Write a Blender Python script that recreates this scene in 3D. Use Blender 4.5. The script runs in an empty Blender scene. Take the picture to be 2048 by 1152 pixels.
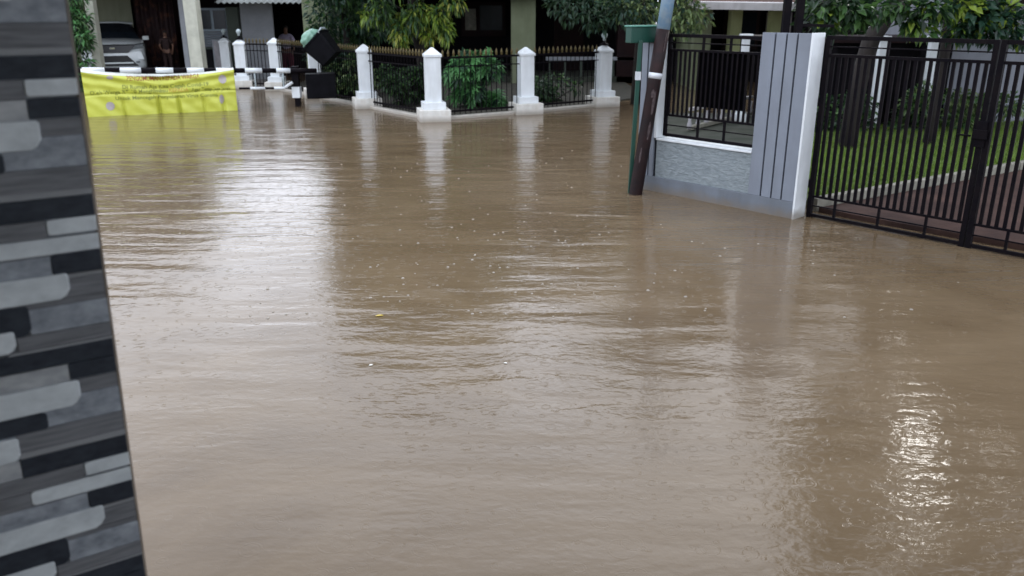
import bpy, bmesh, math, random
import numpy as np
from mathutils import Vector, Matrix
random.seed(7)
SC = bpy.context.scene
COL = SC.collection
R = math.radians

# ------------------------------------------------------------------ measuring helpers
# the survey camera stands 2 m over the water and looks along +Y, tilted down 18.7 degrees
F = 1650.0; TH = R(18.7); H = 2.0
def ray(px, py):
    x = px - 1024; y = py - 576
    return x, F*math.cos(TH) - y*math.sin(TH), -(F*math.sin(TH) + y*math.cos(TH))
def G(px, py, z=0.0):
    x, f, d = ray(px, py); t = (z - H)/d
    return Vector((x*t, f*t, z))
def A(px, py, Y):
    x, f, d = ray(px, py); t = Y/f
    return Vector((x*t, Y, H + d*t))

# ------------------------------------------------------------------ materials
def new_mat(name):
    m = bpy.data.materials.new(name); m.use_nodes = True
    return m, m.node_tree, m.node_tree.nodes['Principled BSDF']
def mat(name, c, c2=None, rough=0.6, scale=6.0, bump=0.0, bscale=40.0, metal=0.0, spec=0.5, stretch=(1, 1, 1), grime=0.0, detail=5, contrast=(0.35, 0.68), coat=0.0, tide=0.0):
    m, nt, b = new_mat(name); N = nt.nodes; L = nt.links
    tc = N.new('ShaderNodeTexCoord'); mp = N.new('ShaderNodeMapping'); mp.inputs['Scale'].default_value = stretch
    src = tc.outputs['Object'] if not tide else N.new('ShaderNodeNewGeometry').outputs['Position']
    L.new(src, mp.inputs[0])
    n = N.new('ShaderNodeTexNoise'); n.inputs['Scale'].default_value = scale; n.inputs['Detail'].default_value = detail; n.inputs['Roughness'].default_value = 0.6
    L.new(mp.outputs[0], n.inputs['Vector'])
    cr = N.new('ShaderNodeValToRGB'); e = cr.color_ramp.elements
    c2 = c2 or tuple(v*0.78 for v in c)
    e[0].position, e[1].position = contrast
    e[0].color = (*c2, 1); e[1].color = (*c, 1)
    L.new(n.outputs['Fac'], cr.inputs[0])
    out = cr.outputs[0]
    if grime:
        n2 = N.new('ShaderNodeTexNoise'); n2.inputs['Scale'].default_value = 2.3; n2.inputs['Detail'].default_value = 8
        mp2 = N.new('ShaderNodeMapping'); mp2.inputs['Scale'].default_value = (3, 3, 0.6)
        L.new(src, mp2.inputs[0]); L.new(mp2.outputs[0], n2.inputs['Vector'])
        r2 = N.new('ShaderNodeValToRGB'); r2.color_ramp.elements[0].position = 0.45; r2.color_ramp.elements[1].position = 0.75
        L.new(n2.outputs['Fac'], r2.inputs[0])
        mu = N.new('ShaderNodeMath'); mu.operation = 'MULTIPLY'; mu.inputs[1].default_value = grime; L.new(r2.outputs[0], mu.inputs[0])
        mx = N.new('ShaderNodeMix'); mx.data_type = 'RGBA'; L.new(mu.outputs[0], mx.inputs['Factor'])
        L.new(out, mx.inputs['A']); mx.inputs['B'].default_value = (c[0]*0.42, c[1]*0.40, c[2]*0.34, 1)
        out = mx.outputs['Result']
    if tide:   # mud line left by the flood, ragged, on anything standing in it
        gp = N.new('ShaderNodeNewGeometry'); sx = N.new('ShaderNodeSeparateXYZ'); L.new(gp.outputs['Position'], sx.inputs[0])
        n4 = N.new('ShaderNodeTexNoise'); n4.inputs['Scale'].default_value = 7; n4.inputs['Detail'].default_value = 6; L.new(gp.outputs['Position'], n4.inputs['Vector'])
        ad = N.new('ShaderNodeMath'); ad.operation = 'MULTIPLY_ADD'; L.new(n4.outputs['Fac'], ad.inputs[0]); ad.inputs[1].default_value = -0.16; L.new(sx.outputs['Z'], ad.inputs[2])
        m4 = N.new('ShaderNodeMapRange'); L.new(ad.outputs[0], m4.inputs[0]); m4.inputs[1].default_value = -0.06; m4.inputs[2].default_value = 0.03; m4.inputs[3].default_value = tide; m4.inputs[4].default_value = 0.0
        x4 = N.new('ShaderNodeMix'); x4.data_type = 'RGBA'; L.new(m4.outputs[0], x4.inputs['Factor']); L.new(out, x4.inputs['A']); x4.inputs['B'].default_value = (0.17, 0.13, 0.085, 1)
        out = x4.outputs['Result']
    L.new(out, b.inputs['Base Color'])
    b.inputs['Roughness'].default_value = rough; b.inputs['Metallic'].default_value = metal
    b.inputs['Specular IOR Level'].default_value = spec; b.inputs['Coat Weight'].default_value = coat
    if bump:
        n3 = N.new('ShaderNodeTexNoise'); n3.inputs['Scale'].default_value = bscale; n3.inputs['Detail'].default_value = 6
        L.new(mp.outputs[0], n3.inputs['Vector'])
        bp = N.new('ShaderNodeBump'); bp.inputs['Strength'].default_value = 1.0; bp.inputs['Distance'].default_value = bump
        L.new(n3.outputs['Fac'], bp.inputs['Height']); L.new(bp.outputs[0], b.inputs['Normal'])
    return m
def leaf_mat(name, c, c2):
    m, nt, b = new_mat(name); N = nt.nodes; L = nt.links
    g = N.new('ShaderNodeNewGeometry'); cr = N.new('ShaderNodeValToRGB'); e = cr.color_ramp.elements
    e[0].color = (*c, 1); e[1].color = (*c2, 1); L.new(g.outputs['Random Per Island'], cr.inputs[0]); L.new(cr.outputs[0], b.inputs['Base Color'])
    b.inputs['Roughness'].default_value = 0.38; b.inputs['Specular IOR Level'].default_value = 0.4
    tr = N.new('ShaderNodeBsdfTranslucent'); L.new(cr.outputs[0], tr.inputs[0])
    mx = N.new('ShaderNodeMixShader'); mx.inputs[0].default_value = 0.3
    L.new(b.outputs[0], mx.inputs[1]); L.new(tr.outputs[0], mx.inputs[2]); L.new(mx.outputs[0], N['Material Output'].inputs[0])
    return m

M = {}
M['white'] = mat('white_paint', (0.74, 0.77, 0.79), (0.68, 0.71, 0.73), 0.5, 5, 0.002, 60, grime=0.26, tide=0.7)
M['whitebase'] = mat('white_paint_splashed', (0.74, 0.73, 0.69), (0.62, 0.58, 0.52), 0.55, 7, 0.002, 60, grime=0.3, tide=0.6)
M['cream'] = mat('cream_paint', (0.54, 0.54, 0.45), None, 0.55, 4, grime=0.15)
M['olive'] = mat('olive_wall', (0.19, 0.215, 0.13), (0.155, 0.175, 0.10), 0.8, 2, 0.003, 30, grime=0.3)
M['olivelight'] = mat('light_olive_wall', (0.42, 0.46, 0.24), (0.36, 0.40, 0.2), 0.8, 2, grime=0.2)
M['beige'] = mat('beige_wall', (0.44, 0.46, 0.33), (0.38, 0.40, 0.28), 0.85, 1.2, 0.003, 25, grime=0.25)
M['darkgreen'] = mat('dark_green_paint', (0.035, 0.05, 0.035), None, 0.6)
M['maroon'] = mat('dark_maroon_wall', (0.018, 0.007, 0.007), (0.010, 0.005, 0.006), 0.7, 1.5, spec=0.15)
M['dark'] = mat('deep_shade_interior', (0.007, 0.006, 0.007), (0.004, 0.003, 0.005), 0.8, 1.0, spec=0.1)  # near-black: deep shade of porches and rooms is put into the colour
M['upper'] = mat('weathered_upper_wall', (0.12, 0.115, 0.08), (0.085, 0.08, 0.06), 0.85, 1.2, grime=0.5)
M['rooftile'] = mat('clay_roof', (0.10, 0.045, 0.03), (0.06, 0.03, 0.022), 0.8, 8, 0.01, 14)
M['slab'] = mat('grey_concrete', (0.27, 0.26, 0.25), (0.2, 0.19, 0.18), 0.8, 3, 0.003, 30, grime=0.4)
M['eave'] = mat('pale_eave', (0.62, 0.60, 0.60), (0.5, 0.48, 0.48), 0.6, 3, grime=0.3)
M['blackiron'] = mat('black_iron', (0.0035, 0.003, 0.005), (0.008, 0.006, 0.007), 0.55, 9, 0.001, 60, spec=0.05)
M['blacksheet'] = mat('black_sheet', (0.001, 0.001, 0.0015), None, 0.7, spec=0.03)
M['gold'] = mat('gold_paint', (0.15, 0.11, 0.035), (0.06, 0.045, 0.015), 0.6, 30, metal=0.3)
M['greywall'] = mat('smooth_grey_paint', (0.215, 0.24, 0.285), (0.185, 0.205, 0.245), 0.6, 3, 0.001, 80, grime=0.25, tide=0.6)
M['greywall_dimmed'] = mat('grey_paint_dimmed', (0.155, 0.175, 0.205), (0.13, 0.145, 0.17), 0.6, 4, 0.001, 80, grime=0.3, tide=0.6)  # wall grey darkened at the plinth to offset light bounced off the water
M['greygroove'] = mat('groove_grey', (0.045, 0.05, 0.065), None, 0.8, spec=0.1)
M['rightwall'] = mat('lilac_grey_wall', (0.27, 0.28, 0.32), (0.22, 0.23, 0.26), 0.8, 1.5, grime=0.25)
M['curtain'] = mat('maroon_batik', (0.16, 0.06, 0.035), (0.022, 0.008, 0.010), 0.8, 3.2, contrast=(0.52, 0.78), detail=4)
M['shutter'] = mat('grey_shutter', (0.25, 0.265, 0.29), (0.2, 0.21, 0.23), 0.5, 3)
M['blind'] = mat('blue_grey_blind', (0.23, 0.29, 0.33), (0.16, 0.2, 0.24), 0.5, 3)
M['glass'] = mat('dark_glass', (0.010, 0.014, 0.02), None, 0.2, spec=0.25)
M['pinkwall'] = mat('pale_mauve_panel', (0.34, 0.32, 0.33), (0.22, 0.21, 0.22), 0.7, 5)
M['awning'] = mat('corrugated_sheet', (0.24, 0.26, 0.25), (0.16, 0.17, 0.16), 0.5, 4, grime=0.4)
M['bark'] = mat('bark', (0.026, 0.019, 0.016), (0.011, 0.008, 0.007), 0.9, 8, 0.02, 18, stretch=(1, 1, 0.25))
M['polerust'] = mat('rusty_brown_paint', (0.022, 0.009, 0.009), (0.010, 0.006, 0.007), 0.6, 9, 0.002, 40, grime=0.3, spec=0.2)
M['poleblue'] = mat('faded_blue_paint', (0.22, 0.36, 0.52), (0.32, 0.43, 0.53), 0.55, 14, 0.001, 40, grime=0.25, contrast=(0.4, 0.62))
M['polewear'] = mat('worn_pink_grey', (0.085, 0.06, 0.06), (0.03, 0.018, 0.02), 0.7, 30, contrast=(0.4, 0.6))
M['tape'] = mat('white_tape', (0.68, 0.70, 0.74), None, 0.4)
M['greensign'] = mat('green_enamel', (0.002, 0.055, 0.036), (0.002, 0.04, 0.027), 0.5, 4, grime=0.2)
M['greenedge'] = mat('pale_green_edge', (0.07, 0.24, 0.18), None, 0.4)
M['blackplastic'] = mat('black_plastic', (0.003, 0.003, 0.004), (0.006, 0.006, 0.008), 0.5, 5, spec=0.06)
M['mint'] = mat('mint_plastic_bag', (0.24, 0.42, 0.32), (0.16, 0.30, 0.23), 0.35, 14, 0.02, 12)
M['palerim'] = mat('pale_grey_plastic', (0.45, 0.52, 0.54), None, 0.4)
M['banner'] = mat('yellow_vinyl', (0.57, 0.595, 0.085), (0.53, 0.555, 0.07), 0.42, 6, 0.004, 16)
M['bannerhem'] = mat('white_hem', (0.74, 0.76, 0.70), None, 0.5)
M['inkgreen'] = mat('dark_olive_ink', (0.24, 0.27, 0.035), None, 0.5)
M['inkred'] = mat('red_brown_ink', (0.34, 0.085, 0.012), (0.2, 0.05, 0.01), 0.5, 20)
M['inkorange'] = mat('orange_ink', (0.56, 0.36, 0.05), None, 0.5)
M['lilac'] = mat('lilac_print', (0.48, 0.43, 0.42), (0.36, 0.32, 0.33), 0.5, 60)
M['carpaint'] = mat('silver_white_paint', (0.66, 0.70, 0.71), (0.6, 0.64, 0.65), 0.25, 2, coat=0.6)
M['cartrim'] = mat('car_black_trim', (0.012, 0.012, 0.014), None, 0.4)
M['carlamp'] = mat('lamp_lens', (0.10, 0.12, 0.13), (0.2, 0.22, 0.23), 0.15, 30)
M['chrome'] = mat('chrome', (0.55, 0.56, 0.58), None, 0.2, metal=1.0)
M['tyre'] = mat('tyre_rubber', (0.014, 0.014, 0.014), None, 0.8)
M['skin'] = mat('brown_skin', (0.22, 0.11, 0.07), None, 0.5)
M['hair'] = mat('black_hair', (0.010, 0.008, 0.008), None, 0.5)
M['lavender'] = mat('lavender_cloth', (0.52, 0.46, 0.64), (0.45, 0.39, 0.55), 0.8, 12)
M['redcloth'] = mat('maroon_cloth', (0.12, 0.012, 0.03), None, 0.85, 12)
M['darkshirt'] = mat('dark_brown_cloth', (0.045, 0.02, 0.018), (0.02, 0.01, 0.01), 0.85, 12)
M['lawn'] = mat('lawn_soil', (0.08, 0.11, 0.025), (0.05, 0.075, 0.018), 0.95, 6, 0.02, 30)
M['soil'] = mat('garden_soil', (0.045, 0.04, 0.028), (0.028, 0.026, 0.018), 0.95, 5, 0.02, 20)
M['drive'] = mat('wet_driveway', (0.075, 0.042, 0.033), (0.035, 0.020, 0.017), 0.8, 2.2, 0.004, 26, spec=0.15)
M['wetpath'] = mat('wet_dark_paving', (0.06, 0.062, 0.052), (0.035, 0.04, 0.03), 0.85, 3, 0.004, 26, spec=0.1)
M['kerb'] = mat('pale_kerb', (0.25, 0.235, 0.19), (0.15, 0.14, 0.11), 0.7, 8, 0.002, 50, grime=0.3)
M['terracotta'] = mat('terracotta', (0.28, 0.11, 0.06), None, 0.75)
M['splash'] = mat('splash_foam', (0.30, 0.26, 0.21), None, 0.2)
M['petal'] = mat('white_petal', (0.75, 0.73, 0.66), None, 0.5)
M['yleaf'] = mat('yellow_leaf', (0.50, 0.36, 0.05), None, 0.5)
# greens
M['lv_dark'] = leaf_mat('dark_leaf', (0.008, 0.024, 0.009), (0.022, 0.055, 0.020))
M['lv_teal'] = leaf_mat('blue_green_leaf', (0.011, 0.034, 0.021), (0.03, 0.075, 0.042))
M['lv_mid'] = leaf_mat('mid_leaf', (0.030, 0.080, 0.022), (0.075, 0.15, 0.04))
M['lv_lime'] = leaf_mat('lime_leaf', (0.10, 0.19, 0.018), (0.23, 0.30, 0.04))
M['lv_yel'] = leaf_mat('yellow_green_leaf', (0.20, 0.25, 0.035), (0.36, 0.36, 0.07))
M['lv_olive'] = leaf_mat('olive_leaf', (0.09, 0.15, 0.05), (0.20, 0.26, 0.10))
M['lv_bright'] = leaf_mat('fresh_leaf', (0.07, 0.21, 0.07), (0.13, 0.32, 0.11))
M['grass'] = leaf_mat('grass_blade', (0.08, 0.15, 0.018), (0.19, 0.28, 0.04))

def plaster():
    m, nt, b = new_mat('rough_sprayed_plaster'); N = nt.nodes; L = nt.links
    tc = N.new('ShaderNodeTexCoord'); mp = N.new('ShaderNodeMapping'); mp.inputs['Rotation'].default_value = (0, R(25), R(20)); mp.inputs['Scale'].default_value = (0.8, 0.8, 2.4)
    L.new(tc.outputs['Object'], mp.inputs[0])
    n = N.new('ShaderNodeTexNoise'); n.inputs['Scale'].default_value = 15; n.inputs['Detail'].default_value = 9; n.inputs['Roughness'].default_value = 0.62; n.inputs['Distortion'].default_value = 0.9
    L.new(mp.outputs[0], n.inputs['Vector'])
    cr = N.new('ShaderNodeValToRGB'); cr.color_ramp.elements[0].position = 0.38; cr.color_ramp.elements[1].position = 0.62
    cr.color_ramp.elements[0].color = (0.185, 0.215, 0.23, 1); cr.color_ramp.elements[1].color = (0.265, 0.30, 0.315, 1)
    L.new(n.outputs['Fac'], cr.inputs[0]); L.new(cr.outputs[0], b.inputs['Base Color'])
    bp = N.new('ShaderNodeBump'); bp.inputs['Distance'].default_value = 0.02; L.new(n.outputs['Fac'], bp.inputs['Height']); L.new(bp.outputs[0], b.inputs['Normal'])
    b.inputs['Roughness'].default_value = 0.8
    return m
M['plaster'] = plaster()
# printed stone of the wall tiles
def stone(name, c, c2, st, sc, rough=0.42, con=(0.3, 0.72)):
    return mat(name, c, c2, rough, sc, 0.0006, 90, stretch=st, contrast=con, detail=8, spec=0.25)
M['t_marble'] = stone('grey_marble', (0.34, 0.375, 0.42), (0.15, 0.17, 0.20), (1, 1, 1.6), 26)
M['t_marblelight'] = stone('light_grey_marble', (0.42, 0.44, 0.46), (0.24, 0.26, 0.28), (1, 1, 1.8), 24)
M['t_black'] = stone('black_slate', (0.035, 0.043, 0.057), (0.013, 0.017, 0.026), (1, 1, 2), 30)
M['t_white'] = stone('pale_stone', (0.60, 0.65, 0.68), (0.42, 0.46, 0.49), (1, 1, 1.6), 22)
M['t_grey'] = stone('striped_grey_stone', (0.20, 0.21, 0.23), (0.095, 0.10, 0.11), (0.6, 0.6, 9), 16)
M['t_light'] = stone('light_band', (0.27, 0.285, 0.30), (0.2, 0.21, 0.225), (0.6, 0.6, 8), 14)
M['t_joint'] = mat('dark_joint', (0.02, 0.02, 0.022), None, 0.9)
M['trim'] = mat('brass_brown_trim', (0.16, 0.14, 0.12), (0.07, 0.06, 0.05), 0.35, 8, metal=0.4)

# ------------------------------------------------------------------ mesh builder
class MB:
    def __init__(s):
        s.v = []; s.f = []; s.m = []; s.sm = []
    def add(s, vs, fs, mi=0, smooth=False):
        o = len(s.v); s.v += [tuple(v) for v in vs]
        for f in fs:
            s.f.append(tuple(i+o for i in f)); s.m.append(mi); s.sm.append(smooth)
    def box(s, c, d, rz=0.0, mi=0, rot=None, taper=1.0):
        hx, hy, hz = d[0]/2, d[1]/2, d[2]/2
        vs = [Vector((x*hx*(taper if z > 0 else 1), y*hy*(taper if z > 0 else 1), z*hz)) for z in (-1, 1) for x, y in ((-1, -1), (1, -1), (1, 1), (-1, 1))]
        Mx = rot if rot is not None else Matrix.Rotation(rz, 3, 'Z')
        vs = [Mx @ v + Vector(c) for v in vs]
        s.add(vs, [(3, 2, 1, 0), (4, 5, 6, 7), (0, 1, 5, 4), (1, 2, 6, 5), (2, 3, 7, 6), (3, 0, 4, 7)], mi)
        return s
    def bx(s, x0, x1, y0, y1, z0, z1, mi=0):
        return s.box(((x0+x1)/2, (y0+y1)/2, (z0+z1)/2), (x1-x0, y1-y0, z1-z0), 0, mi)
    def bar(s, p, q, w, h=None, mi=0):
        p = Vector(p); q = Vector(q); h = h or w
        d = q-p; L = d.length; d.normalize()
        up = Vector((0, 0, 1)) if abs(d.z) < 0.95 else Vector((0, 1, 0))
        x = d.cross(up).normalized(); y = x.cross(d).normalized()
        Mx = Matrix((x, d, y)).transposed()
        return s.box((p+q)/2, (w, L, h), 0, mi, Mx)
    def tube(s, pts, rs, n=10, mi=0, cap=True):
        pts = [Vector(p) for p in pts]; o = len(s.v); vs = []
        if not isinstance(rs, (list, tuple)): rs = [rs]*len(pts)
        px = None
        for i, p in enumerate(pts):
            d = (pts[min(i+1, len(pts)-1)] - pts[max(i-1, 0)]).normalized()
            if px is None:
                px = d.orthogonal().normalized()
            px = (px - d*px.dot(d)).normalized(); py = d.cross(px)
            for k in range(n):
                a = 2*math.pi*k/n; vs.append(p + (px*math.cos(a)+py*math.sin(a))*rs[i])
        fs = []
        for i in range(len(pts)-1):
            for k in range(n):
                k2 = (k+1) % n
                fs.append((i*n+k, i*n+k2, (i+1)*n+k2, (i+1)*n+k))
        s.add(vs, fs, mi, True)
        if cap:
            m = len(pts)-1
            s.f.append(tuple(o+k for k in reversed(range(n)))); s.m.append(mi); s.sm.append(False)
            s.f.append(tuple(o+m*n+k for k in range(n))); s.m.append(mi); s.sm.append(False)
        return s
    def lathe(s, prof, c=(0, 0, 0), n=16, mi=0):
        vs = []; m = len(prof)
        for r, z in prof:
            for k in range(n):
                a = 2*math.pi*k/n; vs.append((c[0]+r*math.cos(a), c[1]+r*math.sin(a), c[2]+z))
        fs = [(i*n+k, i*n+(k+1) % n, (i+1)*n+(k+1) % n, (i+1)*n+k) for i in range(m-1) for k in range(n)]
        fs.append(tuple(reversed(range(n)))); fs.append(tuple((m-1)*n+k for k in range(n)))
        s.add(vs, fs, mi, True); return s
    def build(s, name, mats, parent=None, bevel=0.0, loc=None):
        me = bpy.data.meshes.new(name)
        off = Vector((0, 0, 0)) if loc is None else Vector(loc)
        p = parent
        poff = Vector((0, 0, 0))
        while p is not None:
            poff += p.location; p = p.parent
        tot = off if parent is None else poff
        me.from_pydata([Vector(v) - tot for v in s.v], [], s.f)
        if not isinstance(mats, (list, tuple)): mats = [mats]
        for m_ in mats: me.materials.append(M[m_] if isinstance(m_, str) else m_)
        me.polygons.foreach_set('material_index', s.m); me.polygons.foreach_set('use_smooth', s.sm)
        me.update()
        bm = bmesh.new(); bm.from_mesh(me); bmesh.ops.recalc_face_normals(bm, faces=bm.faces)
        if bevel:
            ed = [e for e in bm.edges if len(e.link_faces) == 2 and e.calc_face_angle(0) > 0.6]
            bmesh.ops.bevel(bm, geom=ed, offset=bevel, segments=2, profile=0.5, affect='EDGES')
        bm.to_mesh(me); bm.free()
        o = bpy.data.objects.new(name, me); COL.objects.link(o)
        if parent is not None: o.parent = parent
        else: o.location = off
        return o

def thing(name, label, cat, loc=(0, 0, 0), group=None):
    o = bpy.data.objects.new(name, None); COL.objects.link(o); o.location = loc
    o.empty_display_size = 0.2
    o['label'] = label; o['category'] = cat
    if group: o['group'] = group
    return o
def tag(o, label, cat, group=None):
    o['label'] = label; o['category'] = cat
    if group: o['group'] = group
    return o
def struct(o):
    o['kind'] = 'structure'; return o
def copy_tree(o, parent=None):
    c = o.copy(); COL.objects.link(c); c.parent = parent
    for ch in o.children: copy_tree(ch, c)
    return c

# ------------------------------------------------------------------ water
def water_mat():
    m, nt, b = new_mat('murky_flood_water'); N = nt.nodes; L = nt.links
    g = N.new('ShaderNodeNewGeometry')
    def mapping(sc, rot=0.0):
        q = N.new('ShaderNodeMapping'); q.inputs['Scale'].default_value = sc; q.inputs['Rotation'].default_value = (0, 0, rot); L.new(g.outputs['Position'], q.inputs[0]); return q
    def noise(mp_, sc, det=3, ro=0.5, dist=0.0):
        q = N.new('ShaderNodeTexNoise'); q.inputs['Scale'].default_value = sc; q.inputs['Detail'].default_value = det; q.inputs['Roughness'].default_value = ro
        q.inputs['Distortion'].default_value = dist; L.new(mp_.outputs[0], q.inputs['Vector']); return q.outputs['Fac']
    def math_(op, a, b_=None, c_=None):
        q = N.new('ShaderNodeMath'); q.operation = op
        for i, v in enumerate((a, b_, c_)):
            if v is None: continue
            if isinstance(v, (int, float)): q.inputs[i].default_value = v
            else: L.new(v, q.inputs[i])
        return q.outputs[0]
    # wind wrinkles, long crested, stronger on the open left part of the crossing
    mask = noise(mapping((0.35, 0.5, 1)), 0.7, 2)
    mr = N.new('ShaderNodeMapRange'); L.new(mask, mr.inputs[0]); mr.inputs[1].default_value = 0.38; mr.inputs[2].default_value = 0.62; mr.inputs[3].default_value = 0.5; mr.inputs[4].default_value = 1.3
    w1 = math_('MULTIPLY', noise(mapping((0.55, 2.4, 1), R(4)), 1.5, 1, 0.4, 0.5), WV[0])
    w2 = math_('MULTIPLY', noise(mapping((0.8, 2.2, 1), R(-9)), 5.0, 1, 0.45, 0.6), WV[1])
    w3 = math_('MULTIPLY', noise(mapping((1.0, 1.5, 1), R(14)), 17.0, 2, 0.5), WV[2])
    sy = N.new('ShaderNodeSeparateXYZ'); L.new(g.outputs['Position'], sy.inputs[0])
    sh_ = N.new('ShaderNodeMapRange'); L.new(sy.outputs['Y'], sh_.inputs[0]); sh_.inputs[1].default_value = 3.0; sh_.inputs[2].default_value = 8.0; sh_.inputs[3].default_value = 0.65; sh_.inputs[4].default_value = 1.0   # sheltered close to the porch
    h = math_('MULTIPLY', math_('ADD', math_('MULTIPLY', math_('ADD', w1, w2), sh_.outputs[0]), w3), mr.outputs[0])
    # rain rings
    for sc, amp, mx_ in ((4.3, 0.0002, 0.30), (6.1, 0.00028, 0.30), (9.0, 0.0003, 0.32)):
        v = N.new('ShaderNodeTexVoronoi'); v.voronoi_dimensions = '2D'; v.inputs['Scale'].default_value = sc; v.inputs['Randomness'].default_value = 1.0
        L.new(g.outputs['Position'], v.inputs['Vector'])
        sp = N.new('ShaderNodeSeparateColor'); L.new(v.outputs['Color'], sp.inputs[0])
        r0 = math_('MULTIPLY', sp.outputs[0], mx_)
        d = math_('SUBTRACT', v.outputs['Distance'], r0)
        env = math_('EXPONENT', math_('MULTIPLY', math_('MULTIPLY', d, d), -420.0))
        ringw = math_('MULTIPLY', math_('COSINE', math_('MULTIPLY', d, 95.0)), env)
        on = math_('GREATER_THAN', sp.outputs[1], 0.35)
        fade = math_('SUBTRACT', 1.0, math_('MULTIPLY', r0, 1.6))
        h = math_('ADD', h, math_('MULTIPLY', math_('MULTIPLY', math_('MULTIPLY', ringw, amp), on), fade))
    bp = N.new('ShaderNodeBump'); bp.inputs['Strength'].default_value = 1.0; bp.inputs['Distance'].default_value = 1.0
    L.new(h, bp.inputs['Height']); L.new(bp.outputs[0], b.inputs['Normal'])
    cr = N.new('ShaderNodeValToRGB'); cr.color_ramp.elements[0].position = 0.3; cr.color_ramp.elements[1].position = 0.7
    cr.color_ramp.elements[0].color = (*WC0, 1); cr.color_ramp.elements[1].color = (*WC1, 1)
    L.new(noise(mapping((0.5, 0.9, 1)), 0.8, 7, 0.62, 1.6), cr.inputs[0]); L.new(cr.outputs[0], b.inputs['Base Color'])
    b.inputs['Roughness'].default_value = 0.12; b.inputs['IOR'].default_value = 1.33
    return m
WV = (0.017, 0.0043, 0.0021)
WC0 = (0.104, 0.071, 0.040); WC1 = (0.152, 0.109, 0.066)
M['water'] = water_mat()
mb = MB(); mb.add([(-120, -40, 0), (120, -40, 0), (120, 140, 0), (-120, 140, 0)], [(0, 1, 2, 3)])
struct(mb.build('flood_water', 'water'))
# street bed below the water
mb = MB(); mb.add([(-300, -300, -0.5), (300, -300, -0.5), (300, 400, -0.5), (-300, 400, -0.5)], [(0, 1, 2, 3)])
struct(mb.build('ground', 'slab'))

# rain splashes, leaf, petals
rs = random.Random(3); mb = MB()
for i in range(330):
    px = rs.uniform(230, 2040); py = rs.uniform(250, 760) if rs.random() < 0.75 else rs.uniform(250, 1100)
    if rs.random() < 0.5: px = rs.gauss(980, 210); py = rs.uniform(270, 640)
    p = G(px, py)
    s = rs.uniform(0.004, 0.010)
    if p.y > 14 or p.y < 5.2 or (p.x-1.2)*0.749+(p.y-9.8)*0.662 > -0.6 and px > 1250: continue
    mb.lathe([(s*1.5, -0.002), (s*1.2, s*0.4), (s*0.5, s*0.75), (0.0008, s*0.8)], (p.x, p.y, 0), 7)
o = mb.build('rain_splashes', 'splash'); o['kind'] = 'stuff'; tag(o, 'small pale splashes where raindrops hit the brown flood water', 'rain splash')
def flake(name, px, py, l, w, m_, label, cat, rz):
    p = G(px, py); mb = MB()
    n = 7; top = []
    pts = []
    for i in range(n+1):
        t = i/n; pts.append((l*(t-.5), w*math.sin(math.pi*t)**0.8*0.5))
    prof = pts + [(x, -y) for x, y in reversed(pts[1:-1])]
    c, s_ = math.cos(rz), math.sin(rz)
    vt = [(p.x+x*c-y*s_, p.y+x*s_+y*c, 0.004+abs(y)*0.25) for x, y in prof]; vb = [(a, b, z-0.0035) for a, b, z in vt]
    k = len(prof)
    mb.add(vt+vb, [tuple(range(k)), tuple(reversed(range(k, 2*k)))] + [(i, (i+1) % k, k+(i+1) % k, k+i) for i in range(k)])
    tag(mb.build(name, m_, loc=(p.x, p.y, 0)), label, cat)
flake('floating_leaf', 759, 632, 0.055, 0.026, 'yleaf', 'yellow fallen leaf floating on the brown water mid crossing', 'leaf', 0.2)
flake('floating_petal', 742, 731, 0.026, 0.016, 'petal', 'white petal floating on water, just nearer the camera than the yellow leaf', 'petal', 0.5)
flake('floating_petal', 1011, 727, 0.022, 0.014, 'petal', 'white petal afloat alone in mid water, to the right of the yellow leaf', 'petal', -0.3)

# ------------------------------------------------------------------ tiled pillar, near left
EX, EY = -0.781, 1.5
ux, uy = -0.839, -0.545            # leftwards along the face
nx, ny = 0.545, -0.839             # out of the face
tp = thing('tiled_pillar', 'porch pillar clad in grey, white and black stone-look tiles, close on the left', 'pillar', (EX, EY, 0.6))
def FP(s, z, d=0.0):               # metres left of the edge, height, metres proud of the face
    lean = 0.016 - 0.028*(z-0.837)/1.177
    s2 = s + lean
    return Vector((EX+ux*s2+nx*d, EY+uy*s2+ny*d, z))
def prism(mb, poly, z0, base, top, mi, rnd=0.0):
    # polygon in (s, v) millimetres from the tile's top right corner
    poly = list(poly)
    n = len(poly)
    cx = sum(p[0] for p in poly)/n; cy = sum(p[1] for p in poly)/n
    def shr(p, k):
        dx, dy = p[0]-cx, p[1]-cy
        l = math.hypot(dx, dy) or 1
        return (p[0]-dx/l*k, p[1]-dy/l*k)
    a = [FP(p[0]/1000, z0-p[1]/1000, base) for p in poly]
    b = [FP(p[0]/1000, z0-p[1]/1000, top-0.0008) for p in poly]
    c = [FP(shr(p, 1.3)[0]/1000, z0-shr(p, 1.3)[1]/1000, top) for p in poly]
    mb.add(a+b+c, [tuple(range(2*n, 3*n))] + [(i, (i+1) % n, n+(i+1) % n, n+i) for i in range(n)] + [(n+i, n+(i+1) % n, 2*n+(i+1) % n, 2*n+i) for i in range(n)], mi)
W_ = 400
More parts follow.
